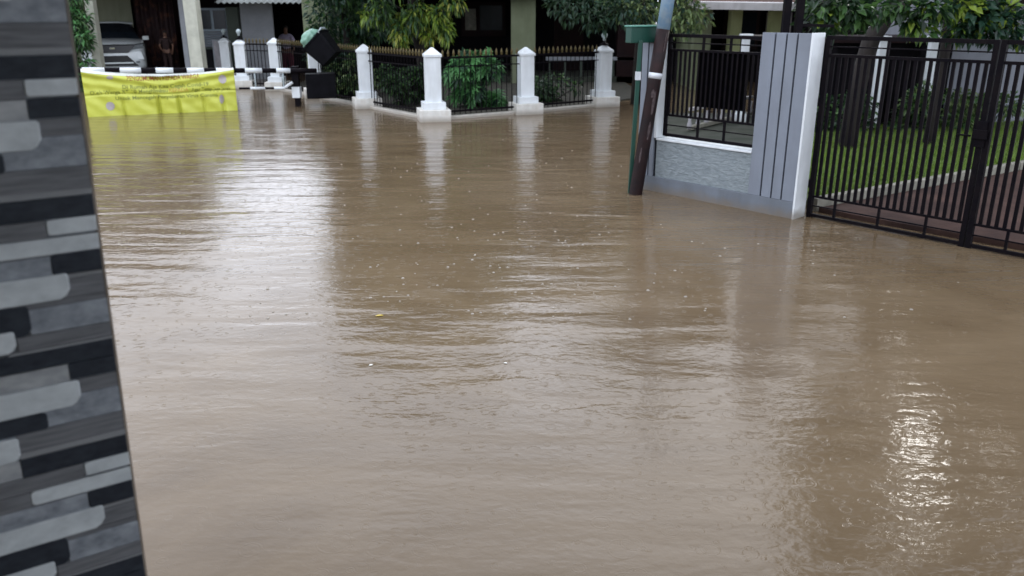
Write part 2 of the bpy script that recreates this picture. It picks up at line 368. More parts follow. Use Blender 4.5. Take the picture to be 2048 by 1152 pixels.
def rr(s0, s1, v0, v1, r=8, right=True, left=False):  # rounded strip
    pts = []
    def arc(cx, cy, a0, a1):
        for i in range(5):
            a = a0+(a1-a0)*i/4; pts.append((cx+r*math.cos(a), cy+r*math.sin(a)))
    # s grows leftwards; corners in order
    if right: arc(s0+r, v0+r, -math.pi/2, -math.pi)
    else: pts.append((s0, v0))
    if right: arc(s0+r, v1-r, math.pi, math.pi/2)
    else: pts.append((s0, v1))
    if left: arc(s1-r, v1-r, math.pi/2, 0)
    else: pts.append((s1, v1))
    if left: arc(s1-r, v0+r, 0, -math.pi/2)
    else: pts.append((s1, v0))
    return pts
def chamf(s0, s1, v0, v1, c=16):
    return [(s0+4, v0), (s0, v0+5), (s0, v1-c), (s0+c*0.45, v1-c*0.3), (s0+c, v1), (s1, v1), (s1, v0)]
RC = lambda s0, s1, v0, v1: [(s0, v0), (s0, v1), (s1, v1), (s1, v0)]
TM = ['t_joint', 't_marble', 't_marblelight', 't_black', 't_white', 't_grey', 't_light']
LA = [(RC(0, W_, 1, 247), 1, 1), (RC(82, W_, 1, 36), 2, 2.5), (rr(0, 82, 1, 34, 4, False, True), 3, 3), (RC(0, 72, 36, 66), 5, 2),
      (RC(0, 140, 67, 121), 1, 2.2), (chamf(68, W_, 37, 87, 18), 4, 3.2), (rr(130, W_, 88, 124, 8), 3, 2.8), (RC(0, 186, 122, 163), 5, 2.4), (RC(0, 186, 163, 174), 6, 2.8),
      (chamf(184, W_, 128, 176, 12), 4, 3.3), (RC(0, 187, 175, 214), 3, 3), (RC(187, W_, 177, 214), 2, 2.4), (RC(82, W_, 215, 247), 5, 2.4), (rr(0, 81, 215, 243, 5, False, True), 4, 3.2)]
LB = [(RC(0, W_, 1, 247), 5, 1), (rr(0, 180, 1, 31, 8, False, True), 4, 3), (RC(181, W_, 1, 33), 5, 2.5), (RC(84, W_, 34, 69), 1, 2.4), (rr(0, 83, 32, 72, 9, False, True), 3, 3),
      (RC(0, 72, 73, 80), 6, 2.2), (RC(0, 72, 81, 118), 5, 2.2), (chamf(59, W_, 70, 118, 18), 4, 3.3), (RC(0, 170, 119, 129), 5, 2), (RC(0, 134, 130, 178), 1, 2.6),
      (RC(158, W_, 119, 166), 3, 3), (chamf(131, 160, 121, 179, 14), 3, 3), (chamf(160, W_, 165, 206, 14), 4, 3.4), (RC(0, 158, 179, 207), 5, 2.4), (RC(0, 175, 208, 212), 6, 3), (rr(0, 200, 212, 247, 6, False, True), 3, 3), (RC(200, W_, 214, 247), 1, 2)]
# core, leaning slightly with its tiles
mb = MB()
def ring(z):
    a = FP(0.0005, z, -0.003); b = FP(0.5, z, -0.003)
    c = b + Vector((-nx, -ny, 0))*0.4; d = a + Vector((-nx, -ny, 0))*0.4
    return [a, b, c, d]
zs = [-0.4, 3.2]; v = ring(zs[0]) + ring(zs[1])
mb.add(v, [(0, 1, 2, 3), (4, 5, 6, 7), (0, 1, 5, 4), (1, 2, 6, 5), (2, 3, 7, 6), (3, 0, 4, 7)], 0)
mb.build('pillar_core', 't_joint', tp)
z = 1.852 + 0.2467*5 ; seq = ['A', 'B', 'A', 'B', 'A', 'A', 'B', 'A', 'B', 'A', 'B', 'A']
for i, k in enumerate(seq):
    z0 = 1.8515 + 0.2475*5 - 0.2475*i
    if z0 < 0.2: break
    mb = MB()
    for j, (poly, mi, hgt) in enumerate(LA if k == 'A' else LB):
        prism(mb, poly, z0, 0.0, hgt*1.9/1000+j*0.00004, mi)
    mb.build('wall_tile', TM, tp)
mb = MB(); mb.bar(FP(-0.0015, -0.3, 0.0), FP(-0.0015, 3.2, 0.0), 0.004, 0.009); mb.build('edge_trim', 'trim', tp)

hp = thing('added_porch', 'unseen porch added to shade the tiled pillar, its roof reaching over the viewer', 'house', (0, -1.5, 0))
mb = MB(); mb.bx(-4.5, 4.5, -3.6, 1.25, 3.2, 3.4); mb.build('added_porch_roof', 'slab', hp)  # out of view, added with the back wall to darken the tiles
mb = MB(); mb.bx(-4.5, 4.5, -3.8, -3.6, -0.4, 3.6); mb.build('wall', 'beige', hp)
mb = MB(); mb.bx(-4.5, 4.5, -3.6, -0.9, -0.4, 0.45); mb.build('porch_floor', 'slab', hp)
mb = MB(); mb.bx(-0.5, 0.5, -3.6, -3.54, 0.46, 2.5); dr = mb.build('door', 'bark', hp)
mb = MB(); mb.tube([(0.38, -3.52, 1.4), (0.38, -3.52, 1.55)], 0.012, 8); mb.build('handle', 'chrome', dr)
# ------------------------------------------------------------------ white fence pillars
def make_pillar(lamp=False, label='', lx=(0, 0, 0), rz=0.26, s=1.0):
    t = thing('fence_pillar', label, 'pillar', (0, 0, 0), 'white fence pillars with stepped bases')
    mb = MB(); mb.box((0, 0, 0.08), (0.58, 0.58, 0.27)); mb.build('lower_step', 'whitebase', t, 0.008)
    mb = MB(); mb.box((0, 0, 0.28), (0.42, 0.42, 0.13)); mb.build('upper_step', 'white', t, 0.008)
    mb = MB(); mb.box((0, 0, 0.75), (0.285, 0.285, 0.82)); mb.build('shaft', 'white', t, 0.01)
    mb = MB(); mb.box((0, 0, 1.182), (0.325, 0.325, 0.05))
    mb.box((0, 0, 1.265), (0.315, 0.315, 0.12), taper=0.12); mb.build('cap', 'white', t, 0.006)
    if lamp:
        mb = MB(); mb.lathe([(0.10, 1.31), (0.10, 1.335), (0.035, 1.35), (0.03, 1.40)], n=12); q = mb.build('lamp_stem', 'blackiron', t)
        mb = MB(); mb.lathe([(0.035, 1.40), (0.035, 1.45), (0.06, 1.48), (0.07, 1.52), (0.05, 1.56), (0.015, 1.58)], n=14); mb.build('lamp_globe', 'palerim', t)
    t.location = lx; t.rotation_euler = (0, 0, rz)
    return t
P1 = Vector((-3.09, 17.95, 0)); P2 = Vector((-1.48, 15.83, 0)); P3 = Vector((0.28, 16.95, 0)); P4 = Vector((1.96, 18.25, 0))
P15 = Vector((-4.66, 20.15, 0)); P5 = Vector((-6.09, 22.0, 0)); P6 = Vector((-7.13, 22.5, 0)); P7 = Vector((-8.35, 25.0, 0))
base = make_pillar(False, 'white fence pillar at the near corner of the garden, front-most of all the pillars', P2, 0.22)
def put(src, loc, rz, label, s=1.0):
    c = copy_tree(src); c.location = loc; c.rotation_euler = (random.uniform(-.012, .012), random.uniform(-.012, .012), rz); c.scale = (s, s, s); c['label'] = label; return c
put(base, P3, 0.30, 'white fence pillar between the corner pillar and the one carrying a lamp', 0.97)
put(base, P1, 0.30, 'white fence pillar between the corner pillar and the black waste bin', 0.98)
put(base, P15, 0.30, 'white fence pillar mostly hidden behind the black waste bin and box', 0.98)
put(base, P5, 0.10, 'white fence pillar right of the barrier boom, in front of the person in lavender', 0.98)
lampp = make_pillar(True, 'white fence pillar with a lamp on top, beside the green sign', P4, 0.36)
lampp.scale = (0.97,)*3
put(lampp, P6, 0.10, 'white fence pillar with a lamp on top, in front of the grey shutter door', 0.95)
put(lampp, P7, 0.10, 'white lamp pillar farthest back, beside the dark green column of the house', 0.92)

# iron fence panels
tipmb = None
def fence_panel(a, b, label, z1=1.13, tips=True, ra=0.16, sp=0.115):
    a = Vector(a); b = Vector(b); d = (b-a); L = d.length; d.normalize()
    a2 = a + d*ra; b2 = b - d*ra; L2 = (b2-a2).length
    t = thing('iron_fence', label, 'fence', ((a+b)/2), 'black iron fence panels with gold spear tips')
    mb = MB(); mb.bar(a2+Vector((0, 0, z1)), b2+Vector((0, 0, z1)), 0.03, 0.035); mb.build('top_rail', 'blackiron', t)
    mb = MB(); mb.bar(a2+Vector((0, 0, z1-0.16)), b2+Vector((0, 0, z1-0.16)), 0.02, 0.02); mb.build('middle_rail', 'blackiron', t)
    mb = MB(); mb.bar(a2+Vector((0, 0, 0.14)), b2+Vector((0, 0, 0.14)), 0.03, 0.035); mb.build('bottom_rail', 'blackiron', t)
    n = max(2, int(L2/sp)); proto = None
    for i in range(n):
        p = a2 + d*(L2*(i+0.5)/n)
        if proto is None:
            mb = MB(); mb.bar(p+Vector((0, 0, 0.08)), p+Vector((0, 0, z1+0.02)), 0.016)
            proto = mb.build('picket', 'blackiron', t)
            proto_p = p.copy()
            mb = MB()
            c = p+Vector((0, 0, z1+0.02))
            mb.lathe([(0.008, 0), (0.016, 0.012), (0.010, 0.025), (0.026, 0.05), (0.022, 0.075), (0.001, 0.135)], c, 6)
            mb.box(c+Vector((0, 0, 0.02)), (0.05, 0.012, 0.012), math.atan2(d.y, d.x))
            tip = mb.build('spear_tip', 'gold', proto)
        else:
            q = proto.copy(); COL.objects.link(q); q.parent = t; q.location = p - proto_p
            q2 = tip.copy(); COL.objects.link(q2); q2.parent = q
    return t
fence_panel(P1, P2, 'iron fence panel with gold spears, left of the corner pillar')
fence_panel(P2, P3, 'iron fence panel with gold spears, in front of the bright leafy shrub')
fence_panel(P3, P4, 'iron fence panel with gold spears, ending at the lamp pillar by the green sign')
fence_panel(P15, P1, 'iron fence panel with gold spears, right behind the black waste bin')
fence_panel(P5, P15, 'iron fence panel with gold spears, in front of the person in lavender')
fence_panel(P6, P5, 'short iron fence panel with gold spears, below the grey shutter door')
# low white footing
fo = thing('fence_footing', 'low white concrete footing running under the iron garden fence at the waterline', 'footing', (-1.5, 16.6, 0))
for a, b in ((P5, P15), (P15, P1), (P1, P2), (P2, P3), (P3, P4)):
    mb = MB(); d = (b-a).normalized(); mb.bar(a+d*0.2+Vector((0, 0, -0.045)), b-d*0.2+Vector((0, 0, -0.045)), 0.16, 0.20); mb.build('footing_section', 'whitebase', fo, 0.01)
# garden soil behind the fence
mb = MB()
poly = [(-6.0, 22.2), (-4.55, 20.25), (-3.0, 18.05), (-1.45, 15.98), (0.25, 17.08), (1.9, 18.4), (3.2, 20.2), (3.2, 24.5), (-6.0, 24.5)]
mb.add([(x, y, 0.03) for x, y in poly]+[(x, y, -0.4) for x, y in poly], [tuple(range(9))]+[(i, (i+1) % 9, 9+(i+1) % 9, 9+i) for i in range(9)])
struct(mb.build('garden_ground', 'soil'))

# ------------------------------------------------------------------ front wall, grille, gate
O = Vector((2.81, 8.07, 0)); TT = Vector((-0.662, 0.749, 0)); NN = Vector((0.749, 0.662, 0))
def WP(t, n, z): return O + TT*t + NN*n + Vector((0, 0, z))
ang = math.atan2(TT.y, TT.x)
def wbox(mb, t0, t1, n0, n1, z0, z1, mi=0):
    c = WP((t0+t1)/2, (n0+n1)/2, (z0+z1)/2); return mb.box(c, (abs(t1-t0), abs(n1-n0), z1-z0), ang, mi)
wl = thing('front_wall', 'grey garden wall with grooved pillars and rough plaster under its barred opening', 'wall', WP(1, 0.1, 0))
mb = MB(); wbox(mb, 0.0, 2.04, 0.0, 0.2, -0.4, 0.17); mb.build('plinth', 'greywall_dimmed', wl, 0.004)
mb = MB(); wbox(mb, 0.534, 1.776, 0.015, 0.19, 0.172, 0.59); mb.build('plaster_panel', 'plaster', wl)
mb = MB(); wbox(mb, 0.534, 1.776, -0.004, 0.2, 0.592, 0.612); mb.build('sill', 'white', wl, 0.003)
def grooved(t0, t1, edges, z1, nm):
    mb = MB(); wbox(mb, t0, t1, 0.022, 0.198, 0.172, z1-0.003, 1)
    for a, b in edges: wbox(mb, a, b, 0.0, 0.021, 0.172, z1)
    return mb.build(nm, ['greywall', 'greygroove'], wl, 0.002)
grooved(0.003, 0.53, [(0.003, 0.137), (0.155, 0.253), (0.271, 0.375), (0.393, 0.53)], 1.78, 'grooved_pillar')
grooved(1.81, 2.037, [(1.81, 1.865), (1.882, 1.94), (1.957, 2.037)], 1.70, 'grooved_pillar')
mb = MB(); wbox(mb, -0.022, 0.0, -0.012, 0.205, -0.4, 1.785); mb.build('white_end_face', 'white', wl, 0.003)
mb = MB(); wbox(mb, 1.779, 1.809, -0.004, 0.2, 0.613, 1.72); mb.build('white_jamb', 'white', wl, 0.003)
gr = thing('window_grille', 'black iron grille with a dark middle sheet, set in the grey wall', 'grille', WP(1.15, 0.1, 0.61))
def rail(t0, t1, z, n=0.1, w=0.02, h=0.02, nm='rail', parent=gr, m_='blackiron'):
    mb = MB(); mb.bar(WP(t0, n, z), WP(t1, n, z), w, h); return mb.build(nm, m_, parent)
def post(t, z0, z1, n=0.1, w=0.02, nm='bar', parent=gr, m_='blackiron', h=None):
    mb = MB(); wbox(mb, t-w/2, t+w/2, n-(h or w)/2, n+(h or w)/2, z0, z1); return mb.build(nm, m_, parent)
GT0, GT1 = 0.552, 1.735
rail(GT0, GT1, 1.725, w=0.035, h=0.035, nm='frame_rail'); rail(GT0, GT1, 0.65, w=0.03, h=0.035, nm='frame_rail')
post(GT0, 0.635, 1.74, w=0.036, nm='frame_post'); post(GT1, 0.635, 1.74, w=0.036, nm='frame_post')
rail(GT0, GT1, 1.65, w=0.014, h=0.012); rail(GT0, GT1, 1.573, w=0.024, h=0.024)
rail(GT0, GT1, 0.87, w=0.024, h=0.024); rail(GT0, GT1, 0.76, w=0.014, h=0.012)
for t in (0.95, 1.29):
    post(t, 1.574, 1.72, w=0.022, nm='short_bar'); post(t, 0.655, 0.869, w=0.022, nm='short_bar')
t = GT0+0.058
while t < GT1-0.03:
    post(t, 0.87, 1.573, w=0.02); t += 0.0605
mb = MB(); wbox(mb, 0.745, 1.345, 0.112, 0.118, 0.99, 1.572); mb.build('metal_sheet', 'blacksheet', gr)

def gate_leaf(t_h, t_e, label, first):
    # t_h hinge side, t_e free side (more negative)
    g = thing('metal_gate', label, 'gate', WP((t_h+t_e)/2, 0.22, 0), 'two leaves of the black iron driveway gate')
    n = 0.22
    rail(t_h, t_e, 1.742, n, 0.035, 0.035, 'top_rail', g); rail(t_h, t_e, 1.66, n, 0.014, 0.012, 'thin_rail', g); rail(t_h, t_e, 1.58, n, 0.036, 0.026, 'upper_rail', g)
    rail(t_h, t_e, 0.025, n, 0.035, 0.03, 'bottom_rail', g); rail(t_h, t_e, 0.12, n, 0.014, 0.012, 'thin_rail', g); rail(t_h, t_e, 0.215, n, 0.024, 0.02, 'lower_rail', g)
    post(t_h, 0.0, 1.76, n, 0.045, 'hinge_post', g); post(t_e, 0.0, 1.76, n, 0.042, 'closing_post', g)
    s = -1
    t = t_h - 0.065; c = 0
    while t > t_e+0.04:
        post(t, 0.215, 1.58, n, 0.029, 'bar', g, h=0.018); t -= 0.0645
    for k in range(1, 4):
        tt = t_h + (t_e-t_h)*(k/3.35 - 0.12)
        post(tt, 0.025, 0.215, n, 0.022, 'short_bar', g)
    post(t_h+(t_e-t_h)*0.39, 1.58, 1.742, n, 0.022, 'short_bar', g)
    return g
gA = gate_leaf(-0.06, -1.535, 'black iron gate leaf next to the wall, between its white end and the lock post', True)
gB = gate_leaf(-1.592, -3.25, 'black iron gate leaf beyond the lock post, running out of the frame', False)
mb = MB(); wbox(mb, -1.585, -1.50, 0.185, 0.205, 0.88, 1.10); wbox(mb, -1.60, -1.48, 0.17, 0.185, 0.95, 1.03)
lk = mb.build('lock_box', 'blackiron', gA, 0.004)
mb = MB(); mb.tube([WP(-1.46, 0.20, 0.97), WP(-1.35, 0.20, 0.97)], 0.008, 8); mb.build('bolt', 'blackiron', lk)
# hinge post fixed in the wall end
for z_ in (0.3, 1.1):
    mb = MB(); wbox(mb, -0.035, -0.026, 0.195, 0.24, z_, z_+0.08); mb.build('hinge', 'blackiron', gA)

# canopy frame behind the wall
cf = thing('canopy_frame', 'pair of black steel posts with a cross beam behind the grooved grey pillar', 'frame', WP(0.3, 0.8, 0))
for px in (1572, 1598):
    p = A(px, 40, 8.9); mb = MB(); mb.bar((p.x, p.y, -0.2), (p.x, p.y, 2.5), 0.07); mb.build('post', 'blackiron', cf)
p = A(1572, 40, 8.9); q = A(1598, 40, 8.9)
mb = MB(); mb.bar((p.x-0.2, p.y, 2.54), (q.x+1.2, q.y-0.0, 2.54), 0.08); mb.build('cross_beam', 'blackiron', cf)
mb = MB(); a = A(1605, 50, 8.9); b = A(1668, 52, 8.9); mb.bar(a, b, 0.035, 0.03); mb.build('short_arm', 'blackiron', cf)

# ------------------------------------------------------------------ pole and green sign
pb = G(1271, 388); pt = A(1336, 0, 9.35)
dirp = (pt-pb).normalized()
up = thing('utility_pole', 'leaning metal pole, rust brown below and faded blue above, beside the green sign', 'pole', pb)
def along(z): return pb + dirp*((z)/dirp.z)
mb = MB(); mb.tube([along(z) for z in (-0.4, 0.0, 0.6, 1.2, 1.79)], [0.075, 0.075, 0.074, 0.073, 0.072], 20); mb.build('lower_shaft', 'polerust', up)
mb = MB(); mb.tube([along(z) for z in (1.79, 2.6, 3.4)], [0.071, 0.069, 0.066], 20); mb.build('upper_shaft', 'poleblue', up)
mb = MB(); mb.tube([along(1.275), along(1.335)], 0.0755, 20); mb.build('white_tape', 'tape', up)
rp = random.Random(5)
for k in range(5):
    z = (0.72, 1.02, 1.12, 1.66, 0.45)[k]; c = along(z); h_ = rp.uniform(0.08, 0.26); a0 = rp.uniform(-2.3, -1.0); w = rp.uniform(0.15, 0.5)
    vs = []; fs = []
    for i in range(5):
        for j in range(4):
            aa = a0+w*(j/3-0.5)*(1-abs(i/4-0.5)); r_ = 0.0765
            vs.append(c+dirp*(h_*(i/4-0.5))+Vector((math.cos(aa)*r_, math.sin(aa)*r_, 0)))
    for i in range(4):
        for j in range(3): fs.append((i*4+j, i*4+j+1, i*4+j+5, i*4+j+4))
    mb = MB(); mb.add(vs, fs); mb.build('paint_scrape', 'polewear', up)
gs = thing('sign_post', 'green sign board on a thin green post, partly behind the leaning pole', 'sign', G(1258, 386))
gb = G(1258, 386); gt = A(1281, 85, 9.35)
mb = MB(); mb.bar(gb+Vector((0, 0, -0.4)), gt+Vector((0, 0, 0.02)), 0.045, 0.045); mb.build('post', 'greensign', gs, 0.004)
s0 = A(1257, 68, 9.33); s1 = A(1318, 71, 9.55); c = (s0+s1)/2; L_ = (s1-s0).length; rz_ = math.atan2(s1.y-s0.y, s1.x-s0.x)
mb = MB(); mb.box(c, (L_, 0.10, 0.165), rz_); mb.build('board', 'greensign', gs, 0.006)
mb = MB(); mb.box(c+Vector((0, 0, 0.092)), (L_+0.02, 0.13, 0.018), rz_); mb.build('board_lid', 'greenedge', gs, 0.004)
mb = MB(); q = gb+(gt-gb)*((1.30)/1.65); mb.box(q, (0.052, 0.052, 0.09), 0.1); mb.build('white_tape', 'tape', gs)

# ------------------------------------------------------------------ barrier gate with banner
bL = Vector((-8.27, 16.4, 0.88)); bR = Vector((-4.59, 18.0, 0.76)); bd = (bR-bL).normalized()
bg = thing('barrier_gate', 'black and white banded boom barrier closed across the flooded street', 'barrier', (-4.6, 18.05, 0))
def BP(k): return bL + bd*k
Lb = (bR-bL).length
# bands measured along the boom
bands = []; xs = [(254-9, 287), (316, 351), (378, 412), (493, 527), (555, 583)]
def kx(px):
    r_ = (px-1024)/1691.0
    return ((r_*bL.y-bL.x)/(bd.x-r_*bd.y))
wb = [(kx(a), kx(b)) for a, b in xs] + [(kx(436), kx(470)), (kx(170), kx(215))]
wb.sort(); cur = -2.6; segs = []
for a, b in wb:
    segs.append((cur, a, 0)); segs.append((a, b, 1)); cur = b
segs.append((cur, Lb+0.45, 0))
mb = MB()
for a, b, w in segs:
    if b-a > 0.01: mb.tube([BP(a), BP(b)], 0.052 if w else 0.049, 14, w)
mb.build('boom', ['blackiron', 'white'], bg)
lo = Vector((0, 0, -0.36))
ks, ke = kx(478), kx(583)
mb = MB()
mb.tube([BP(ks)+lo, BP(kx(500))+lo], 0.022, 10, 0); mb.tube([BP(kx(500))+lo, BP(kx(530))+lo], 0.03, 10, 1); mb.tube([BP(kx(530))+lo, BP(kx(548))+lo], 0.022, 10, 0)
mb.tube([BP(kx(548))+lo, BP(kx(568))+lo+Vector((0, 0, 0.0)), BP(kx(586))+lo+Vector((0, 0, 0.12))], 0.032, 10, 1)
mb.build('lower_rail', ['blackiron', 'white'], bg)
for px in (512, 568):
    mb = MB(); mb.tube([BP(kx(px)), BP(kx(px))+lo], 0.018, 8, 0); mb.build('hanger', 'palerim', bg)
pp = Vector((-4.62, 18.12, 0))
mb = MB(); mb.box(pp+Vector((0, 0, 0.62)), (0.15, 0.15, 0.44)); mb.box(pp+Vector((0.01, -0.0, -0.05)), (0.11, 0.11, 0.5)); mb.build('post', 'blackiron', bg, 0.006)
mb = MB(); mb.box(pp+Vector((0, 0, 0.305)), (0.17, 0.17, 0.23)); mb.build('white_band', 'white', bg, 0.006)
mb = MB(); mb.box(pp+Vector((0.46, 0.3, 0.42)), (0.62, 0.5, 0.52), 0.25); mb.build('counterweight_box', 'blackplastic', bg, 0.012)
# banner
bn = thing('banner', 'yellow vinyl banner with faded green lettering and a red-brown heading, hung over the barrier', 'banner', (-7, 16.95, 0))
u0 = Vector((-8.30, 16.385, 0)); u1 = Vector((-5.73, 17.50, 0)); ud = (u1-u0); UL = ud.length; ud.normalize(); un = Vector((ud.y, -ud.x, 0))
def ztop(u): return (0.885*(1-u)+0.83*u) - 0.115*(4*u*(1-u))**0.9
def g_(x, c, w): return math.exp(-((x-c)/w)**2)
def fold(u, z):
    d = 0.085
    vv = max(0.0, ztop(u)-z)
    d += 0.032*math.sin(34*(vv-0.55*(abs(u-0.5)-0.5)**2))*math.exp(-vv*5.0)
    d -= 0.028*g_(z, 0.40+0.02*math.sin(u*9), 0.014)
    low = 1/(1+math.exp((z-0.27)*26))
    for c, w, a in ((0.235, 0.009, 0.06), (0.465, 0.012, 0.11), (0.60, 0.011, 0.11), (0.77, 0.009, 0.05), (0.905, 0.012, 0.07)):
        d -= a*low*g_(u, c+0.02*(0.25-z), w)
    d += low*0.018*math.sin(u*23+z*4) + 0.006*math.sin(u*50+z*21)
    return d
def BS(u, z, e=0.0):
    return u0 + ud*(UL*u) + un*(fold(u, z)+e) + Vector((0, 0, z))
mb = MB(); nu, nv = 150, 56; vs = []; mi_ = []
for i in range(nu+1):
    for j in range(nv+1):
        u = i/nu; z = ztop(u) + (-0.12-ztop(u))*j/nv
        vs.append(BS(u, z))
hem = lambda u: 0.045*max(0, 1-((u-0.15)/0.75)) if u > 0.15 else 0.045*(u/0.15*0.6+0.4)
for i in range(nu):
    for j in range(nv):
        a = i*(nv+1)+j
        mb.add([], [], 0)
        mb.f.append((a, a+1, a+nv+2, a+nv+1)); mb.m.append(0); mb.sm.append(True)
mb.v = [tuple(v) for v in vs]
bo = mb.build('cloth', 'banner', bn); sm_ = bo.modifiers.new('thick', 'SOLIDIFY'); sm_.thickness = 0.003; sm_.offset = -1
# top hem wrapping over the boom
mb = MB()
rows = []
for i in range(nu+1):
    u = i/nu; zt = ztop(u)
    w = 0.05*(1-0.75*u)
    f0 = BS(u, zt-w*0.6, 0.004)
    f1 = BS(u, zt+0.004, 0.003); f2 = u0+ud*(UL*u)+un*0.03+Vector((0, 0, zt+0.03)); f3 = u0+ud*(UL*u)+un*(-0.05)+Vector((0, 0, zt+0.02))
    rows.append((f0, f1, f2, f3))
vs = [p for r_ in rows for p in r_]
mb.add(vs, [(4*i+j, 4*i+j+1, 4*i+j+5, 4*i+j+4) for i in range(nu) for j in range(3)], 0, True)
h_ = mb.build('hem', 'bannerhem', bn)
def text(body, uc, zc, wu, hz, m_, sag=0.0, nm='lettering'):
    cu = bpy.data.curves.new('txt', 'FONT'); cu.body = body; cu.size = 1.0; cu.resolution_u = 2; cu.align_x = 'CENTER'; cu.offset = 0.012
    ob = bpy.data.objects.new('txt', cu); COL.objects.link(ob)
    dg = bpy.context.evaluated_depsgraph_get(); me = bpy.data.meshes.new_from_object(ob.evaluated_get(dg))
    bpy.data.objects.remove(ob); bpy.data.curves.remove(cu)
    bm = bmesh.new(); bm.from_mesh(me); bmesh.ops.triangulate(bm, faces=bm.faces)
    xs_ = [v.co.x for v in bm.verts]; x0, x1 = min(xs_), max(xs_)
    for v in bm.verts:
        u = uc + ((v.co.x-(x0+x1)/2)/(x1-x0))*wu
        z = zc + (v.co.y-0.35)*hz/0.72 - sag*(4*u*(1-u)) + sag*0.5
        v.co = BS(u, z, 0.006) - bn.location
    bm.to_mesh(me); bm.free(); me.materials.clear(); me.materials.append(M[m_])
    o = bpy.data.objects.new(nm, me); COL.objects.link(o); o.parent = bn
    return o
text('PENGUMUMAN KEPADA WARGA', 0.52, 0.745, 0.48, 0.085, 'inkred', 0.10)
text('Di Rumah Aja Kita Cegah Covid-19', 0.53, 0.565, 0.57, 0.075, 'inkgreen', 0.06)
text('Oleh Warga RT 10 Menghimbau', 0.285, 0.455, 0.50, 0.075, 'inkgreen', 0.0)
text('KEPADA', 0.61, 0.455, 0.13, 0.07, 'inkorange', 0.0)
text('Agar Tetap Jaga Jarak', 0.83, 0.455, 0.27, 0.07, 'inkgreen', 0.0)
text('Untuk Mencegah Penyebaran Virus Corona', 0.53, 0.335, 0.68, 0.07, 'inkgreen', 0.0)
def disc(u, z, ru, rz_):
    mb = MB(); vs = [BS(u, z, 0.007)]; n = 20
    for k_ in (0.5, 1.0):
        for i in range(n):
            a = 2*math.pi*i/n; w = 1+0.06*(i % 2)*(k_ > 0.9); vs.append(BS(u+ru*k_*w*math.cos(a)/UL, z+rz_*k_*w*math.sin(a), 0.0065))
    fs = [(0, 1+i, 1+(i+1) % n) for i in range(n)]+[(1+i, 1+n+i, 1+n+(i+1) % n, 1+(i+1) % n) for i in range(n)]
    mb.add(vs, fs, 0, True); mb.build('round_emblem', 'lilac', bn)
disc(0.915, 0.64, 0.075, 0.085); disc(0.15, 0.19, 0.075, 0.08); disc(0.895, 0.24, 0.045, 0.09); disc(0.175, 0.735, 0.06, 0.035)

# waste bin with bag, tipped on the box
wb_ = thing('waste_bin', 'tilted black waste bin with a pale green plastic bag bulging out, on the barrier box', 'bin', (-4.05, 18.4, 0.7))
cc = A(647, 98, 18.3)
rot = Matrix.Rotation(R(-8), 3, 'Z') @ Matrix.Rotation(R(-43), 3, 'Y')
def TB(x, y, z): return cc + rot @ Vector((x, y, z))
# hull: hollow tapered bin, local +Z is the mouth direction (up-left)
def loop(w, d, z, r=0.05):
    pts = []
    for sx, sy, a0 in ((1, 1, 0), (-1, 1, 90), (-1, -1, 180), (1, -1, 270)):
        for i in range(4):
            a = R(a0+i*30); pts.append(TB(sx*(w/2-r)+r*math.cos(a), sy*(d/2-r)+r*math.sin(a), z))
    return pts
mb = MB(); lv = [loop(0.44, 0.42, -0.27), loop(0.56, 0.50, 0.22), loop(0.60, 0.54, 0.225), loop(0.60, 0.54, 0.26), loop(0.54, 0.48, 0.26), loop(0.42, 0.40, -0.24)]
n = 16; vs = [p for l in lv for p in l]
fs = [(k*n+i, k*n+(i+1) % n, (k+1)*n+(i+1) % n, (k+1)*n+i) for k in range(5) for i in range(n)]; fs += [tuple(range(n)), tuple(range(5*n, 6*n))]
mb.add(vs, fs, 0, False); mb.build('bin_body', 'blackplastic', wb_)
mb = MB()
for p in (TB(-0.1, 0.2, -0.22), TB(-0.1, -0.1, -0.22)):
    pass
mb.tube([TB(0.24, -0.27, 0.24), TB(0.30, -0.1, 0.30), TB(0.30, 0.1, 0.30), TB(0.24, 0.27, 0.24)], 0.022, 8); mb.build('lid_rim', 'palerim', wb_)
bm = bmesh.new(); bmesh.ops.create_icosphere(bm, subdivisions=4, radius=1)
from mathutils import noise as mnoise
for v in bm.verts:
    p = v.co.copy(); k = 1+0.16*mnoise.noise(p*2.6)+0.07*mnoise.noise(p*6.5)
    v.co = TB(-0.05+p.x*0.24*k, p.y*0.22*k, 0.33+p.z*0.17*k) - cc
me = bpy.data.meshes.new('plastic_bag'); bm.to_mesh(me); bm.free()
for p in me.polygons: p.use_smooth = True
me.materials.append(M['mint'])
o = bpy.data.objects.new('plastic_bag', me); COL.objects.link(o); o.location = cc; tag(o, 'pale mint green plastic bag filled with rubbish in the mouth of the black bin', 'bag')

